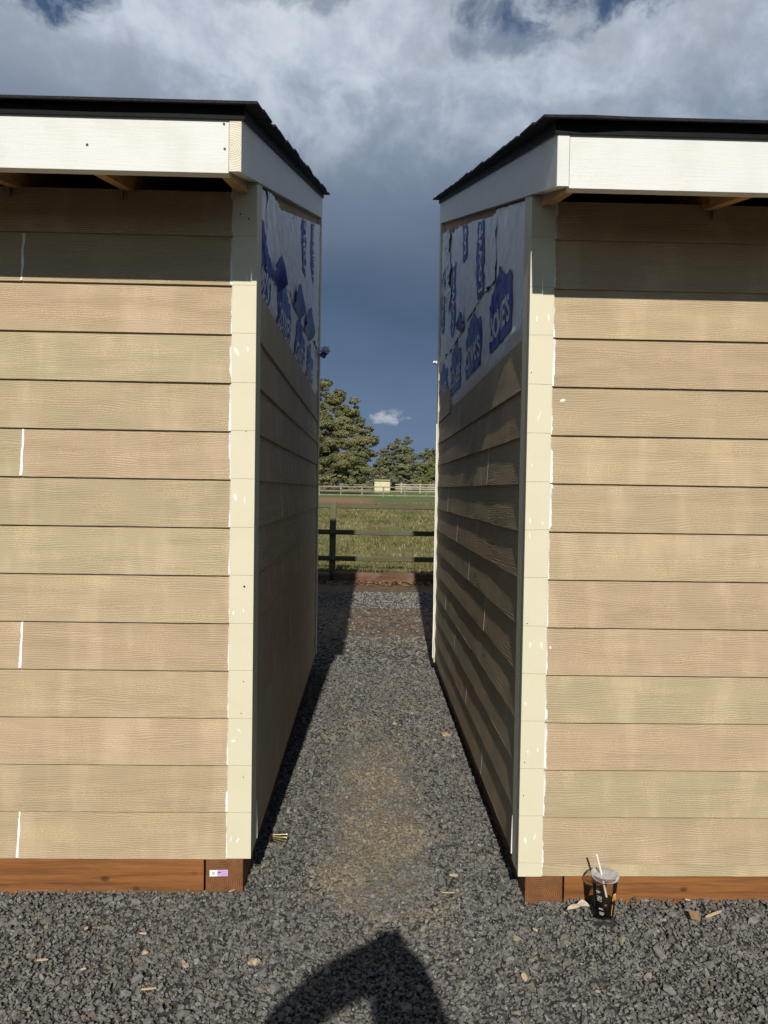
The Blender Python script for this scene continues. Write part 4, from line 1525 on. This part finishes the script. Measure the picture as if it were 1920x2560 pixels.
timber(-0.49, 2.3, 11.26, 0.262, 2.0, 'long brown timber lying right of the near fence post')
timber(-3.1, -0.545, 11.28, 0.245, 9.0, 'dark timber lying left of the near fence post')


# ------------------------------------------------------------------ far fences, far shed
def far_fence(name, label, y, x0, x1, step, xphase, zbase, rails, h, mat, pr, rr_, group=None):
    root = empty(name, ((x0 + x1) / 2, y, zbase))
    tag(root, label, 'fence', group)
    inv = Matrix.Translation(-Vector(root.location))
    pm = MB().bbox((-pr, -pr, -0.3), (pr, pr, h), 0.02).mesh('post', mat)
    x = xphase + math.ceil((x0 - xphase) / step) * step
    while x <= x1:
        o = bpy.data.objects.new('post', pm)
        COL.objects.link(o)
        o.parent = root
        o.location = (x - (x0 + x1) / 2, random.uniform(-0.02, 0.02), random.uniform(-0.03, 0.05))
        o.rotation_euler = (0, random.uniform(-0.012, 0.012), 0)
        x += step
    for z in rails:
        vs, fs = [], []
        n = int((x1 - x0) / step) * 2
        for i in range(n + 1):
            xx = x0 + (x1 - x0) * i / n
            dz_ = 0.02 * n1(xx * 0.35, z * 3, y)
            vs += [(xx, y - pr - 0.05 + a, zbase + z + dz_ + b) for a, b in ((-0.02, -rr_), (0.02, -rr_), (0.02, rr_), (-0.02, rr_))]
        for i in range(n):
            a = i * 4
            for q in range(4):
                fs.append((a + q, a + (q + 1) % 4, a + 4 + (q + 1) % 4, a + 4 + q))
        fs += [(3, 2, 1, 0), (n * 4, n * 4 + 1, n * 4 + 2, n * 4 + 3)]
        o = MB().add(vs, fs).build('rail', mat)
        o.parent = root
        o.matrix_parent_inverse = inv
    return root


far_fence('pasture_fence', 'grey three rail fence crossing the far pasture in front of the small shed', 90.0, -30.0, 34.0, 2.58, -3.17, 0.53, (0.36, 0.87, 1.36), 1.42, M['far_rail'], 0.075, 0.060)
far_fence('paddock_fence', 'pale four rail paddock fence to the right of the far shed', 135.0, 5.1, 44.0, 3.4, 6.2, 1.06, (0.35, 0.75, 1.15, 1.55), 1.75, M['white_rail'], 0.10, 0.075)
far_fence('field_fence', 'low grey fence in the shade left of the far shed', 136.0, -40.0, 0.8, 3.4, -1.0, 1.06, (0.5, 0.95, 1.4), 1.5, M['far_rail'], 0.09, 0.06)


def far_shed():
    yy, zb = 147.0, ground_z(0, 147.0) - 0.02
    x0 = 1.45
    x1 = x0 + 3.06
    root = empty('field_shelter', ((x0 + x1) / 2, yy + 1.6, zb))
    tag(root, 'small cream shed with dark roof standing in the far field', 'shed')
    inv = Matrix.Translation(-Vector(root.location))
    def own(o):
        o.parent = root
        o.matrix_parent_inverse = inv
    n = 8
    pw = (x1 - x0) / n
    for i in range(n):
        own(MB().box((x0 + i * pw + 0.02, yy, zb), (x0 + (i + 1) * pw - 0.02, yy + 0.05, zb + 2.22)).build('wall_panel', M['far_wall']))
    own(MB().box((x0 + 0.01, yy + 0.03, zb), (x1 - 0.01, yy + 0.09, zb + 2.30)).build('wall_backing', M['far_wall']))
    for a, b in ((x0 - 0.03, x0 + 0.10), (x1 - 0.10, x1 + 0.03)):
        own(MB().box((a, yy - 0.03, zb), (b, yy + 0.20, zb + 2.32)).build('corner_board', M['white_rail']))
    own(MB().box((x0 - 0.06, yy - 0.36, zb + 2.30), (x1 + 0.06, yy - 0.30, zb + 2.50)).build('fascia_board', M['white_rail']))
    for x in (x0, x1 - 0.08):
        own(MB().prism([(yy, zb), (yy + 3.2, zb), (yy + 3.2, zb + 1.8), (yy, zb + 2.3)], 0, x, x + 0.08).build('side_wall', M['far_wall']))
    own(MB().prism([(yy - 0.42, zb + 2.50), (yy + 3.5, zb + 1.90), (yy + 3.5, zb + 2.0), (yy - 0.42, zb + 2.62)], 0, x0 - 0.12, x1 + 0.12).build('roof', M['far_roof']))


far_shed()


# ------------------------------------------------------------------ trees
def tree(label, x, y, h, blobs, mat, leaf, density, trunk_r, seed, dead=0, name='juniper_tree', lean=0.0, base_h=0.0):
    """blobs: (dx, z, r) of foliage masses in the view plane; depth is spread evenly"""
    r_ = np.random.default_rng(seed)
    rnd = random.Random(seed)
    zb = ground_z(x, y) - 0.05
    root = empty(name, (x, y, zb))
    tag(root, label, 'tree', None)
    # trunk and limbs
    mb = MB()
    top = h * 0.82
    pts = [(lean * t + 0.15 * n1(t * 3, seed), 0.15 * n1(t * 3, seed, 5), top * t) for t in [i / 7 for i in range(8)]]
    mb.tube(pts, [trunk_r * (1 - 0.86 * i / 7) for i in range(8)], 8)
    cl = []
    for (dx_, z, r) in blobs:
        cl.append((dx_, rnd.uniform(-0.35, 0.35) * r * 1.6, z, r))
    for (dx_, dy_, z, r) in cl:
        t = min(0.95, max(0.08, (z - 0.25 * abs(dx_) - 0.6) / top))
        p0 = Vector((lean * t, 0, top * t))
        p1 = Vector((dx_, dy_, z))
        pm = p0.lerp(p1, 0.55) + Vector((0, 0, 0.12 * (p1 - p0).length * rnd.uniform(-0.4, 0.8)))
        rr0 = trunk_r * 0.34 * (1 - 0.6 * t)
        mb.tube([p0, pm, p1], [rr0, rr0 * 0.6, rr0 * 0.18], 5, cap=False)
    tr = link('trunk', mb.mesh('trunk', M['bark']), None, root)
    if dead:
        mb = MB()
        for q in range(dead):
            a = rnd.uniform(-0.6, 1.0)
            z0 = rnd.uniform(0.10, 0.62) * h
            ln = rnd.uniform(1.2, 3.2)
            p = [Vector((a * 0.6, -1.6 - rnd.uniform(0, 1.2), z0))]
            d = Vector((rnd.uniform(-0.9, 0.9), rnd.uniform(-0.8, -0.1), rnd.uniform(-0.9, 0.25))).normalized()
            for k in range(4):
                p.append(p[-1] + (d + Vector((rnd.uniform(-.3, .3), rnd.uniform(-.3, .3), rnd.uniform(-.3, .3)))) * ln / 4)
            mb.tube(p, [0.05, 0.042, 0.034, 0.026, 0.012], 5, cap=False)
        link('dead_branch', mb.mesh('dead_branch', M['deadwood']), None, root)
    # foliage: leaf sprays inside irregular sub-clumps
    C, Nn, K = [], [], []
    for (dx_, dy_, z, r) in cl:
        nsub = max(8, int(17 * r))
        for s in range(nsub):
            v = r_.normal(size=3)
            v /= np.linalg.norm(v)
            cc = np.array([dx_, dy_, z]) + v * r * r_.uniform(0.45, 1.0) * np.array([1.0, 1.0, 0.82])
            sr = r * r_.uniform(0.20, 0.42)
            nl = int(density * sr * sr * 62)
            p = r_.normal(size=(nl, 3))
            p /= np.linalg.norm(p, axis=1)[:, None]
            rad_ = r_.uniform(0.35, 1.0, nl) ** 0.6
            q = cc + p * (rad_ * sr)[:, None] * np.array([1.15, 1.15, 0.75])
            C.append(q)
            Nn.append(p * 0.75 + v * 0.5 + r_.normal(0, 0.45, (nl, 3)) + np.array([0, 0, 0.25]))
            K.append(np.clip(0.42 + 0.14 * r_.normal() + r_.normal(0, 0.13, nl), 0, 1))
    C = np.concatenate(C)
    Nn = np.concatenate(Nn)
    K = np.concatenate(K)
    Nn /= np.linalg.norm(Nn, axis=1)[:, None]
    ref = r_.normal(size=C.shape)
    A = np.cross(Nn, ref)
    A /= np.linalg.norm(A, axis=1)[:, None]
    B = np.cross(Nn, A)
    la = leaf * r_.uniform(0.6, 1.3, len(C))[:, None]
    lb = la * r_.uniform(0.35, 0.75, len(C))[:, None]
    V = np.stack([C - A * la, C + B * lb, C + A * la, C - B * lb], 1).reshape(-1, 3)
    b = np.arange(len(C))[:, None] * 4
    T = np.concatenate([b + np.array([0, 1, 2]), b + np.array([0, 2, 3])])
    me = fast_mesh('crown', V, T, np.repeat(np.stack([K] * 3, 1), 4, axis=0), mat)
    link('crown', me, None, root)
    return root


def auto_blobs(h, w_, n, seed, z0=0.12, taper=0.9, rmin=0.7, rmax=1.4):
    rnd = random.Random(seed)
    out = []
    for i in range(n):
        t = z0 + (0.97 - z0) * (i + rnd.uniform(0, 0.8)) / n
        ww = w_ * max(0.12, (1 - taper * ((t - z0) / (1 - z0)) ** 1.15))
        out.append((rnd.uniform(-1, 1) * ww, t * h, rnd.uniform(rmin, rmax) * (0.55 + 0.5 * (1 - t))))
    return out


# big juniper on the left; blob positions follow its broad stepped outline
PXM = 110.0 / 1862.0
def vb(px, py, rp, y=110.0, xc=0.0):
    """foliage mass given by image direction at the tree's own distance"""
    k = y / 1862.0
    return ((px - 960) * k + y * YAW - xc + (py - 1280) * ROLL * k, EYE + (1226 - py) * k - ground_z(0, y), rp * k)


bx = (760 - 960) * PXM + 110 * YAW
big = [vb(*q, xc=bx) for q in [(815, 965, 20), (790, 980, 26), (850, 985, 18), (830, 1010, 30), (770, 1020, 40), (865, 1030, 30), (885, 1005, 14), (800, 1060, 36), (850, 1065, 36), (890, 1060, 22),
                               (905, 1078, 20), (925, 1075, 12), (880, 1105, 34), (920, 1105, 22), (940, 1095, 12), (825, 1115, 40), (760, 1110, 50), (900, 1140, 30), (860, 1155, 36), (930, 1140, 18), (800, 1165, 38),
                               (905, 1178, 26), (850, 1190, 26), (925, 1185, 18), (790, 1200, 30), (750, 1190, 40), (700, 1150, 60), (690, 1070, 56), (720, 1000, 44), (740, 960, 30), (700, 1205, 40), (880, 1200, 18), (655, 1110, 50), (640, 1180, 50), (820, 1205, 20)]]
tree('tallest tree, a broad dark green juniper beside the left shed wall', bx, 110.0, 17.5, big, M['juniper'], 0.14, 7.5, 0.55, 5, dead=16)
mx = (1002 - 960) * 160 / 1862 + 160 * YAW
mid = [vb(*q, y=160.0, xc=mx) for q in [(1018, 1092, 7), (1012, 1106, 10), (1024, 1104, 8), (994, 1100, 8), (990, 1112, 11), (978, 1118, 11), (1005, 1124, 16), (1022, 1122, 13), (985, 1138, 18), (1012, 1146, 20), (1032, 1142, 14), (968, 1150, 16), (995, 1166, 22), (1025, 1170, 18), (970, 1180, 16), (1040, 1176, 12), (1008, 1190, 18), (985, 1200, 14), (1035, 1200, 12), (960, 1130, 12)]]
tree('grey green pine with two tips behind the small far shed', mx, 160.0, 13.5, mid, M['pine'], 0.18, 7.0, 0.35, 21, dead=4, name='pine_tree')
tx = (1075 - 960) * 175 / 1862 + 175 * YAW
rgt = [vb(*q, y=175.0, xc=tx) for q in [(1066, 1122, 7), (1062, 1136, 11), (1078, 1132, 9), (1086, 1124, 7), (1092, 1140, 13), (1052, 1140, 10), (1070, 1154, 16), (1055, 1165, 15), (1090, 1162, 16), (1076, 1180, 17), (1050, 1190, 12), (1095, 1190, 14), (1108, 1150, 16), (1118, 1175, 18), (1112, 1130, 10), (1070, 1204, 14), (1105, 1205, 14)]]
tree('yellowish green tree at the right edge of the gap', tx, 175.0, 12.0, rgt, M['poplar'], 0.18, 7.0, 0.3, 33, name='leafy_tree')
# more of the tree belt, mostly hidden behind the sheds
belt = [(-9.5, 168, 8.5, 4.0, 'pine', 'low dark pine at the left shed wall, behind the big juniper'), (-2.0, 178, 8.0, 3.8, 'pine', 'low dark pine behind the juniper, left of the far shed'), (4.2, 190, 9.0, 4.0, 'pine', 'dim pine in the gap between juniper and two tipped pine'), (10.5, 198, 10.5, 4.4, 'juniper', 'dark tree between the two tipped pine and the yellowish tree'), (17.5, 200, 9.5, 4.2, 'pine', 'dim pine behind the yellowish tree'),
        (-24.0, 118, 13.0, 4.2, 'juniper', 'dark juniper standing far behind the left shed'), (25.0, 168, 12.0, 4.0, 'pine', 'pine standing far behind the right shed')]
for q, (x, y, h, w_, mt, lab) in enumerate(belt):
    tree(lab, x, y, h, auto_blobs(h, w_, 46, 60 + q, 0.04, 0.75, 0.9, 1.6), M[mt], 0.26, 2.6, 0.32, 80 + q, name='belt_tree')
# ------------------------------------------------------------------ small things on the ground
def cup():
    cx, cy, z0 = 0.876, 2.622, 0.002
    root = empty('drink_cup', (cx, cy, z0))
    tag(root, 'clear plastic cup of dark cola with white straw standing against the right shed base', 'cup')
    def ch(mb, name, mat, parent=root):
        return link(name, mb.mesh(name, mat), None, parent)
    H, r0, r1 = 0.148, 0.0325, 0.0470
    R = lambda z: r0 + (r1 - r0) * z / H
    body = MB().lathe([(0.001, 0.003), (r0 - 0.004, 0.003), (r0 - 0.001, 0.001), (r0, 0.004), (R(0.05), 0.05), (R(0.1), 0.1), (R(0.138), 0.138), (r1 + 0.0015, 0.143)], (0, 0, 0), 40)
    cb = ch(body, 'cup_wall', M['clear'])
    ch(MB().lathe([(0.0005, 0.0045), (r0 - 0.0035, 0.0045), (R(0.058) - 0.0012, 0.058), (R(0.058) - 0.003, 0.0585), (0.0005, 0.0582)], (0, 0, 0), 32), 'cola', M['cola'])
    lid = MB().lathe([(0.0005, 0.1480), (0.012, 0.1482), (0.018, 0.1500), (0.028, 0.1475), (0.0395, 0.1472), (0.0425, 0.1530), (0.0475, 0.1535), (0.0500, 0.1500), (0.0500, 0.1430), (0.0485, 0.1395)], (0, 0, 0), 40)
    lo = ch(lid, 'lid', M['lid'])
    for k in range(5):
        a = k * 2 * math.pi / 5 + 0.5
        ch(MB().lathe([(0.0003, 0.0032), (0.0028, 0.0024), (0.0042, 0.0)], (math.cos(a) * 0.031, math.sin(a) * 0.031, 0.1474), 10), 'lid_button', M['lid'], lo)
    st = MB().tube([(-0.036, -0.012, 0.226), (-0.012, 0.002, 0.150), (0.0115, 0.012, 0.060)], 0.0038, 12)
    ch(st, 'straw', M['straw'])
    # printed marks wrapped round the wall (facing the camera, towards -y and a little -x)
    def on(a, z, lift=0.0006):
        r = R(z) + lift
        return (math.sin(a) * r, -math.cos(a) * r, z)
    def patch(a0, a1, z0_, z1_, name, mat, n=4):
        vs = []
        for i in range(n + 1):
            a = a0 + (a1 - a0) * i / n
            vs += [on(a, z0_), on(a, z1_)]
        ch(MB().add(vs, [(2 * i, 2 * i + 2, 2 * i + 3, 2 * i + 1) for i in range(n)], True), name, mat, cb)
    for (a0, a1, z0_, z1_) in [(-1.05, -0.66, 0.101, 0.1030), (-1.05, -0.75, 0.0965, 0.098), (-0.85, -0.42, 0.036, 0.0375), (-0.83, -0.46, 0.040, 0.0412), (-0.82, -0.32, 0.0205, 0.0222), (-0.78, -0.30, 0.0255, 0.0268), (-0.74, -0.40, 0.0165, 0.0178),
                               (-0.98, -0.56, 0.066, 0.0668), (-0.98, -0.56, 0.084, 0.0848), (-0.98, -0.96, 0.0668, 0.084), (-0.58, -0.56, 0.0668, 0.084)]:
        patch(a0, a1, z0_, z1_, 'white_print', M['cup_white'])
    # round recycling-like mark in its box
    ring = [on(-0.77 + 0.11 * math.cos(q * math.pi / 6), 0.0765 + 0.0055 * math.sin(q * math.pi / 6), 0.001) for q in range(13)]
    ch(MB().tube(ring, 0.0009, 5), 'white_print', M['cup_white'], cb)
    # tall orange arch pair near the right edge
    for c in (0.55, 0.73):
        arc = [on(c + 0.09 * math.cos(q * math.pi / 10), 0.070 + 0.026 * math.sin(q * math.pi / 10), 0.001) for q in range(11)]
        ch(MB().tube(arc, 0.0013, 6), 'arch_print', M['arch'], cb)
    patch(0.46, 0.53, 0.014, 0.056, 'arch_print', M['arch'])


cup()


def nails():
    root = empty('nail_strip', (-0.375, 3.175, 0.010))
    tag(root, 'fan of brassy collated nails lying beside the left shed', 'nails')
    n = 11
    for i in range(n):
        t = i / (n - 1)
        a = 0.22 - 0.95 * t + random.uniform(-0.04, 0.04)
        s = Vector((-0.012 + 0.010 * t, 0.018 - 0.050 * t, 0.010 + 0.004 * math.sin(i * 2.1)))
        d = Vector((math.cos(a), math.sin(a), random.uniform(-0.04, 0.04)))
        nl = link('nail', MB().tube([s, s + d * 0.060], 0.0017, 7).mesh('nail', M['brass']), None, root)
        link('nail_head', MB().tube([s + d * 0.0595, s + d * 0.062], 0.0040, 9).mesh('nail_head', M['nailhead']), None, nl)
    vs = []
    for i in range(8):
        t = i / 7
        p = Vector((-0.022 + 0.010 * t, 0.020 - 0.054 * t, 0.010))
        vs += [p + Vector((-0.010, 0.002, -0.003)), p + Vector((0.008, -0.002, 0.004))]
    link('collation_strip', MB().add(vs, [(2 * i, 2 * i + 1, 2 * i + 3, 2 * i + 2) for i in range(7)]).mesh('collation_strip', M['collation']), None, root)
    link('collation_strip', MB().tube([(0.030, -0.020, 0.012), (0.058, -0.050, 0.012)], 0.0014, 5).mesh('collation_strip', M['collation']), None, root)


nails()


def chip(x, y, l, w_, a, label, mat='chip', th=0.003, z=0.011, name='wood_chip', cat='wood chip', tilt=0.08):
    vs = []
    n = 6
    for i in range(n):
        t = i / (n - 1) - 0.5
        hw = w_ * 0.5 * (1.0 if 0 < i < n - 1 else 0.45) * (1 + 0.3 * n1(i * 1.7, x * 40, y * 30))
        for s in (-1, 1):
            vs += [(t * l, s * hw, -th / 2), (t * l, s * hw, th / 2 + 0.001 * n1(i, x * 9))]
    fs = []
    for i in range(n - 1):
        p, q = i * 4, i * 4 + 4
        fs += [(p, p + 2, q + 2, q), (p + 1, q + 1, q + 3, p + 3), (p, q, q + 1, p + 1), (p + 2, p + 3, q + 3, q + 2)]
    fs += [(0, 1, 3, 2), (n * 4 - 4, n * 4 - 2, n * 4 - 1, n * 4 - 3)]
    o = MB().add(vs, fs).build(name, M[mat])
    o.location = (x, y, ground_z(x, y) + z)
    o.rotation_euler = (random.uniform(-tilt, tilt), random.uniform(-tilt, tilt), a)
    tag(o, label, cat)
    return o


random.seed(9)
chip(1.281, 2.632, 0.082, 0.010, 0.45, 'long pale splinter lying right of the brown cardboard piece', z=0.016)
chip(1.224, 2.722, 0.020, 0.007, -0.3, 'tiny orange chip against the right shed base', z=0.018)
chip(0.609, 2.541, 0.018, 0.010, -0.8, 'small pinkish chip on the gravel left of the cup')
chip(0.516, 2.284, 0.016, 0.030, 0.1, 'upright tan chip in the gravel before the right shed')
chip(-0.735, 2.492, 0.024, 0.007, 0.0, 'short pale chip below the left shed beam, farthest one')
chip(-1.010, 2.350, 0.034, 0.006, 0.1, 'pale sliver at the left edge of the gravel')
chip(-0.635, 2.212, 0.045, 0.005, 0.15, 'thin bent straw coloured sliver, lowest one left of the shadow')
chip(-0.864, 2.305, 0.016, 0.004, 0.3, 'thin white sliver right of the leftmost pale sliver')
chip(-0.936, 2.521, 0.012, 0.011, 0.5, 'small orange fleck on the gravel before the left shed')
chip(-0.483, 2.752, 0.026, 0.005, 0.7, 'pale splinter at the foot of the labelled skid end', z=0.016)
chip(0.364, 2.891, 0.034, 0.014, -0.1, 'pale chip on the gravel in the mouth of the passage')
chip(0.330, 2.760, 0.05, 0.003, 0.05, 'thin straw lying before the right corner board')


def stone(x, y, r, label, seed):
    bm = bmesh.new()
    bmesh.ops.create_icosphere(bm, subdivisions=2, radius=r)
    for v in bm.verts:
        k = 1 + 0.55 * n1(v.co.x / r * 1.2 + seed, v.co.y / r * 1.2, v.co.z / r * 1.2)
        v.co = Vector((v.co.x * k * 1.2, v.co.y * k, v.co.z * k * 0.6))
    me = bpy.data.meshes.new('tan_stone')
    bm.to_mesh(me)
    bm.free()
    o = link('tan_stone', me, M['tanstone'])
    o.location = (x, y, ground_z(x, y) + 0.006)
    tag(o, label, 'stone')


stone(0.515, 4.62, 0.024, 'tan stone lying beside the right shed wall', 3.0)
stone(-0.341, 2.351, 0.014, 'brownish stone left of the photographer\'s shadow', 5.0)
stone(-0.552, 2.332, 0.009, 'pale tan stone in the middle of the left gravel', 7.0)
stone(-0.701, 2.398, 0.009, 'pale yellow stone below the short pale chip', 9.0)

# scrap of paper and a bit of cardboard
vs = [(-0.052, -0.014, 0.004), (-0.020, -0.012, 0.008), (0.004, -0.004, 0.012), (0.036, 0.002, 0.008), (0.031, 0.013, 0.013), (0.018, 0.027, 0.019), (0.004, 0.022, 0.016), (-0.006, 0.014, 0.010), (-0.030, 0.006, 0.011), (-0.044, 0.000, 0.007)]
n_ = len(vs)
o = MB().add(vs + [(a, b, c - 0.0012) for a, b, c in vs], [(0, 1, 8, 9), (1, 2, 7, 8), (2, 3, 4, 5, 6, 7)] + [(9 + 10, 8 + 10, 1 + 10, 10), (8 + 10, 7 + 10, 2 + 10, 1 + 10), (17, 16, 15, 14, 13, 12)] + [(i, i + n_, (i + 1) % n_ + n_, (i + 1) % n_) for i in range(n_)]).build('paper_scrap', M['paper'])
o.location = (0.800, 2.660, 0.004)
tag(o, 'crumpled tan paper scrap left of the cup', 'paper')
vs = [(-0.018, -0.020, 0.006), (0.014, -0.022, 0.002), (0.017, 0.014, 0.012), (-0.014, 0.018, 0.014)]
o = MB().add(vs + [(a, b, c - 0.003) for a, b, c in vs], [(0, 1, 2, 3), (7, 6, 5, 4), (0, 4, 5, 1), (1, 5, 6, 2), (2, 6, 7, 3), (3, 7, 4, 0)]).build('cardboard_piece', M['cardboard'])
o.location = (1.199, 2.612, 0.002)
tag(o, 'small square of brown cardboard on the gravel right of the cup', 'cardboard')


# ------------------------------------------------------------------ label stapled on the left skid end
def skid_label():
    y = YL + 0.0092
    def quad(x0, x1, z0, z1, lift, name, mat, par=None):
        sk = 0.02
        vs = [(x0, y - lift, z0 + (x0 + 0.571) * sk), (x1, y - lift, z0 + (x1 + 0.571) * sk), (x1, y - lift, z1 + (x1 + 0.571) * sk), (x0, y - lift, z1 + (x0 + 0.571) * sk)]
        vs += [(a, y - lift + 0.0003, c) for a, b, c in vs]
        o = MB().add(vs, [(0, 1, 2, 3), (7, 6, 5, 4), (0, 4, 5, 1), (1, 5, 6, 2), (2, 6, 7, 3), (3, 7, 4, 0)]).build(name, mat)
        if par is None: LSH.own(o)
        else: o.parent = par
        return o
    lab = quad(-0.571, -0.503, 0.058, 0.082, 0.0012, 'paper_label', M['label_white'])
    quad(-0.542, -0.5035, 0.0583, 0.0817, 0.0017, 'violet_field', M['label_violet'], lab)
    for (a, b, c, d, mt) in [(-0.5405, -0.526, 0.0715, 0.0745, 'ink'), (-0.5405, -0.535, 0.0672, 0.0700, 'ink'), (-0.521, -0.511, 0.0705, 0.0718, 'ink_soft'), (-0.5405, -0.506, 0.0775, 0.0785, 'ink_soft'),
                             (-0.530, -0.507, 0.0625, 0.0637, 'ink_soft'), (-0.523, -0.509, 0.0662, 0.0672, 'ink_soft')]:
        quad(a, b, c, d, 0.0021, 'label_print', M[mt], lab)
    for q in range(6):
        a = q * math.pi / 3
        quad(-0.5565 + 0.0042 * math.cos(a) - 0.0017, -0.5565 + 0.0042 * math.cos(a) + 0.0017, 0.0700 + 0.0042 * math.sin(a) - 0.0012, 0.0700 + 0.0042 * math.sin(a) + 0.0012, 0.0021, 'label_print', M['ink'], lab)


skid_label()


# ------------------------------------------------------------------ the photographer, behind the camera
def person():
    root = empty('person', (0.02, -0.42, 0.0))
    tag(root, 'person holding up a phone, seen only as a shadow on the gravel', 'person')
    J = {  # name: (pos, radius)
        'pelvis': ((0.05, -0.44, 0.90), 0.135), 'belly': ((0.05, -0.43, 1.06), 0.125), 'chest': ((0.045, -0.42, 1.22), 0.15), 'neck0': ((0.035, -0.40, 1.39), 0.085), 'neck': ((0.018, -0.375, 1.462), 0.066),
        'shL': ((-0.125, -0.40, 1.325), 0.078), 'elL': ((-0.345, -0.230, 1.335), 0.070), 'wrL': ((-0.165, -0.075, 1.400), 0.070),
        'shR': ((0.200, -0.41, 1.345), 0.085), 'elR': ((0.230, -0.260, 1.130), 0.070), 'wrR': ((0.085, -0.055, 1.385), 0.055),
        'hipL': ((-0.04, -0.44, 0.84), 0.095), 'knL': ((-0.07, -0.42, 0.47), 0.060), 'anL': ((-0.08, -0.44, 0.09), 0.040), 'toL': ((-0.09, -0.29, 0.045), 0.036),
        'hipR': ((0.14, -0.44, 0.84), 0.095), 'knR': ((0.18, -0.42, 0.47), 0.060), 'anR': ((0.20, -0.44, 0.09), 0.040), 'toR': ((0.22, -0.29, 0.045), 0.036)}
    E_ = [('pelvis', 'belly'), ('belly', 'chest'), ('chest', 'neck0'), ('neck0', 'neck'), ('chest', 'shL'), ('shL', 'elL'), ('elL', 'wrL'), ('chest', 'shR'), ('shR', 'elR'), ('elR', 'wrR'),
          ('pelvis', 'hipL'), ('hipL', 'knL'), ('knL', 'anL'), ('anL', 'toL'), ('pelvis', 'hipR'), ('hipR', 'knR'), ('knR', 'anR'), ('anR', 'toR')]
    verts, radii, edges = [], [], []
    idx = {}
    for k, (p, r) in J.items():
        idx[k] = len(verts)
        verts.append(Vector(p)); radii.append(r)
    edges += [(idx[a], idx[b]) for a, b in E_]
    def chain(start, pts, rs):
        prev = idx[start] if isinstance(start, str) else start
        for p, r in zip(pts, rs):
            verts.append(Vector(p)); radii.append(r)
            edges.append((prev, len(verts) - 1))
            prev = len(verts) - 1
        return prev
    # head: chin, face, crown
    chain('neck', [(0.006, -0.345, 1.512), (0.001, -0.335, 1.583), (0.001, -0.345, 1.635)], [0.070, 0.095, 0.070])
    # palms and fingers closing on the phone edges
    pl = chain('wrL', [(-0.078, -0.036, 1.405), (-0.060, -0.030, 1.455)], [0.078, 0.040])
    for q, (dz_, ln) in enumerate(((0.030, 1.0), (0.010, 1.1), (-0.010, 1.0), (-0.028, 0.8))):
        chain(pl, [(-0.042, -0.022, 1.470 + dz_), (-0.026, -0.010, 1.472 + dz_), (-0.022, -0.0155 + 0.003, 1.474 + dz_)], [0.0095, 0.0085, 0.0075])
    chain(pl, [(-0.046, -0.045, 1.452), (-0.020, -0.034, 1.458)], [0.0105, 0.009])
    pr = chain('wrR', [(0.076, -0.036, 1.450)], [0.046])
    for q, (dz_, ln) in enumerate(((0.026, 1.0), (0.008, 1.1), (-0.012, 1.0), (-0.030, 0.8))):
        chain(pr, [(0.080, -0.022, 1.436 + dz_), (0.066, -0.010, 1.438 + dz_), (0.062, -0.012, 1.440 + dz_)], [0.0095, 0.0085, 0.0075])
    chain(pr, [(0.080, -0.046, 1.452), (0.054, -0.036, 1.466)], [0.0105, 0.009])
    me = bpy.data.meshes.new('body')
    off = Vector(root.location)
    me.from_pydata([v - off for v in verts], edges, [])
    o = link('body', me, M['cloth'], root)
    sk = o.modifiers.new('skin', 'SKIN')
    sk.use_smooth_shade = True
    for i, sv in enumerate(me.skin_vertices[0].data):
        sv.radius = (radii[i], radii[i])
        sv.use_root = (i == 0)
    sb = o.modifiers.new('sub', 'SUBSURF')
    sb.levels = sb.render_levels = 2
    # hair and face details
    hair = MB()
    bm = bmesh.new()
    bmesh.ops.create_icosphere(bm, subdivisions=3, radius=0.09)
    for v in list(bm.verts):
        v.co = Vector((v.co.x * 0.92, v.co.y * 1.08, v.co.z * 1.02)) * (1 + 0.08 * n1(v.co.x * 30, v.co.y * 30, v.co.z * 30))
    bmesh.ops.delete(bm, geom=[v for v in bm.verts if v.co.z < -0.01 and v.co.y > -0.02], context='VERTS')
    hm = bpy.data.meshes.new('hair')
    bm.to_mesh(hm); bm.free()
    h = link('hair', hm, plain_mat('brown_hair', (0.06, 0.04, 0.025), 0.6), root)
    h.location = Vector((0.001, -0.352, 1.610)) - off
    face = link('face', MB().lathe([(0.001, 0.060), (0.03, 0.052), (0.052, 0.03), (0.06, 0.0), (0.055, -0.035), (0.036, -0.062), (0.001, -0.072)], (0, 0, 0), 16).mesh('face', M['skin']), None, root)
    face.location = Vector((0.001, -0.312, 1.573)) - off
    for dx_ in (-0.022, 0.022):
        link('eye', MB().lathe([(0.0005, 0.006), (0.008, 0.003), (0.009, 0.0), (0.008, -0.003), (0.0005, -0.006)], (0.001 + dx_ - off.x, -0.254 - off.y, 1.583 - off.z), 8).mesh('eye', M['ink']), None, root)
    link('nose', MB().tube([(0.001 - off.x, -0.256 - off.y, 1.583 - off.z), (0.001 - off.x, -0.240 - off.y, 1.553 - off.z)], [0.006, 0.011], 8).mesh('nose', M['skin']), None, root)
    ph = empty('phone', (0.014, -0.009, 1.450))
    tag(ph, 'black phone held up in front of the face by the photographer', 'phone')
    link('phone_body', MB().bbox((-0.038, -0.004, -0.074), (0.038, 0.004, 0.074), 0.0035).mesh('phone_body', M['phone']), None, ph)


person()
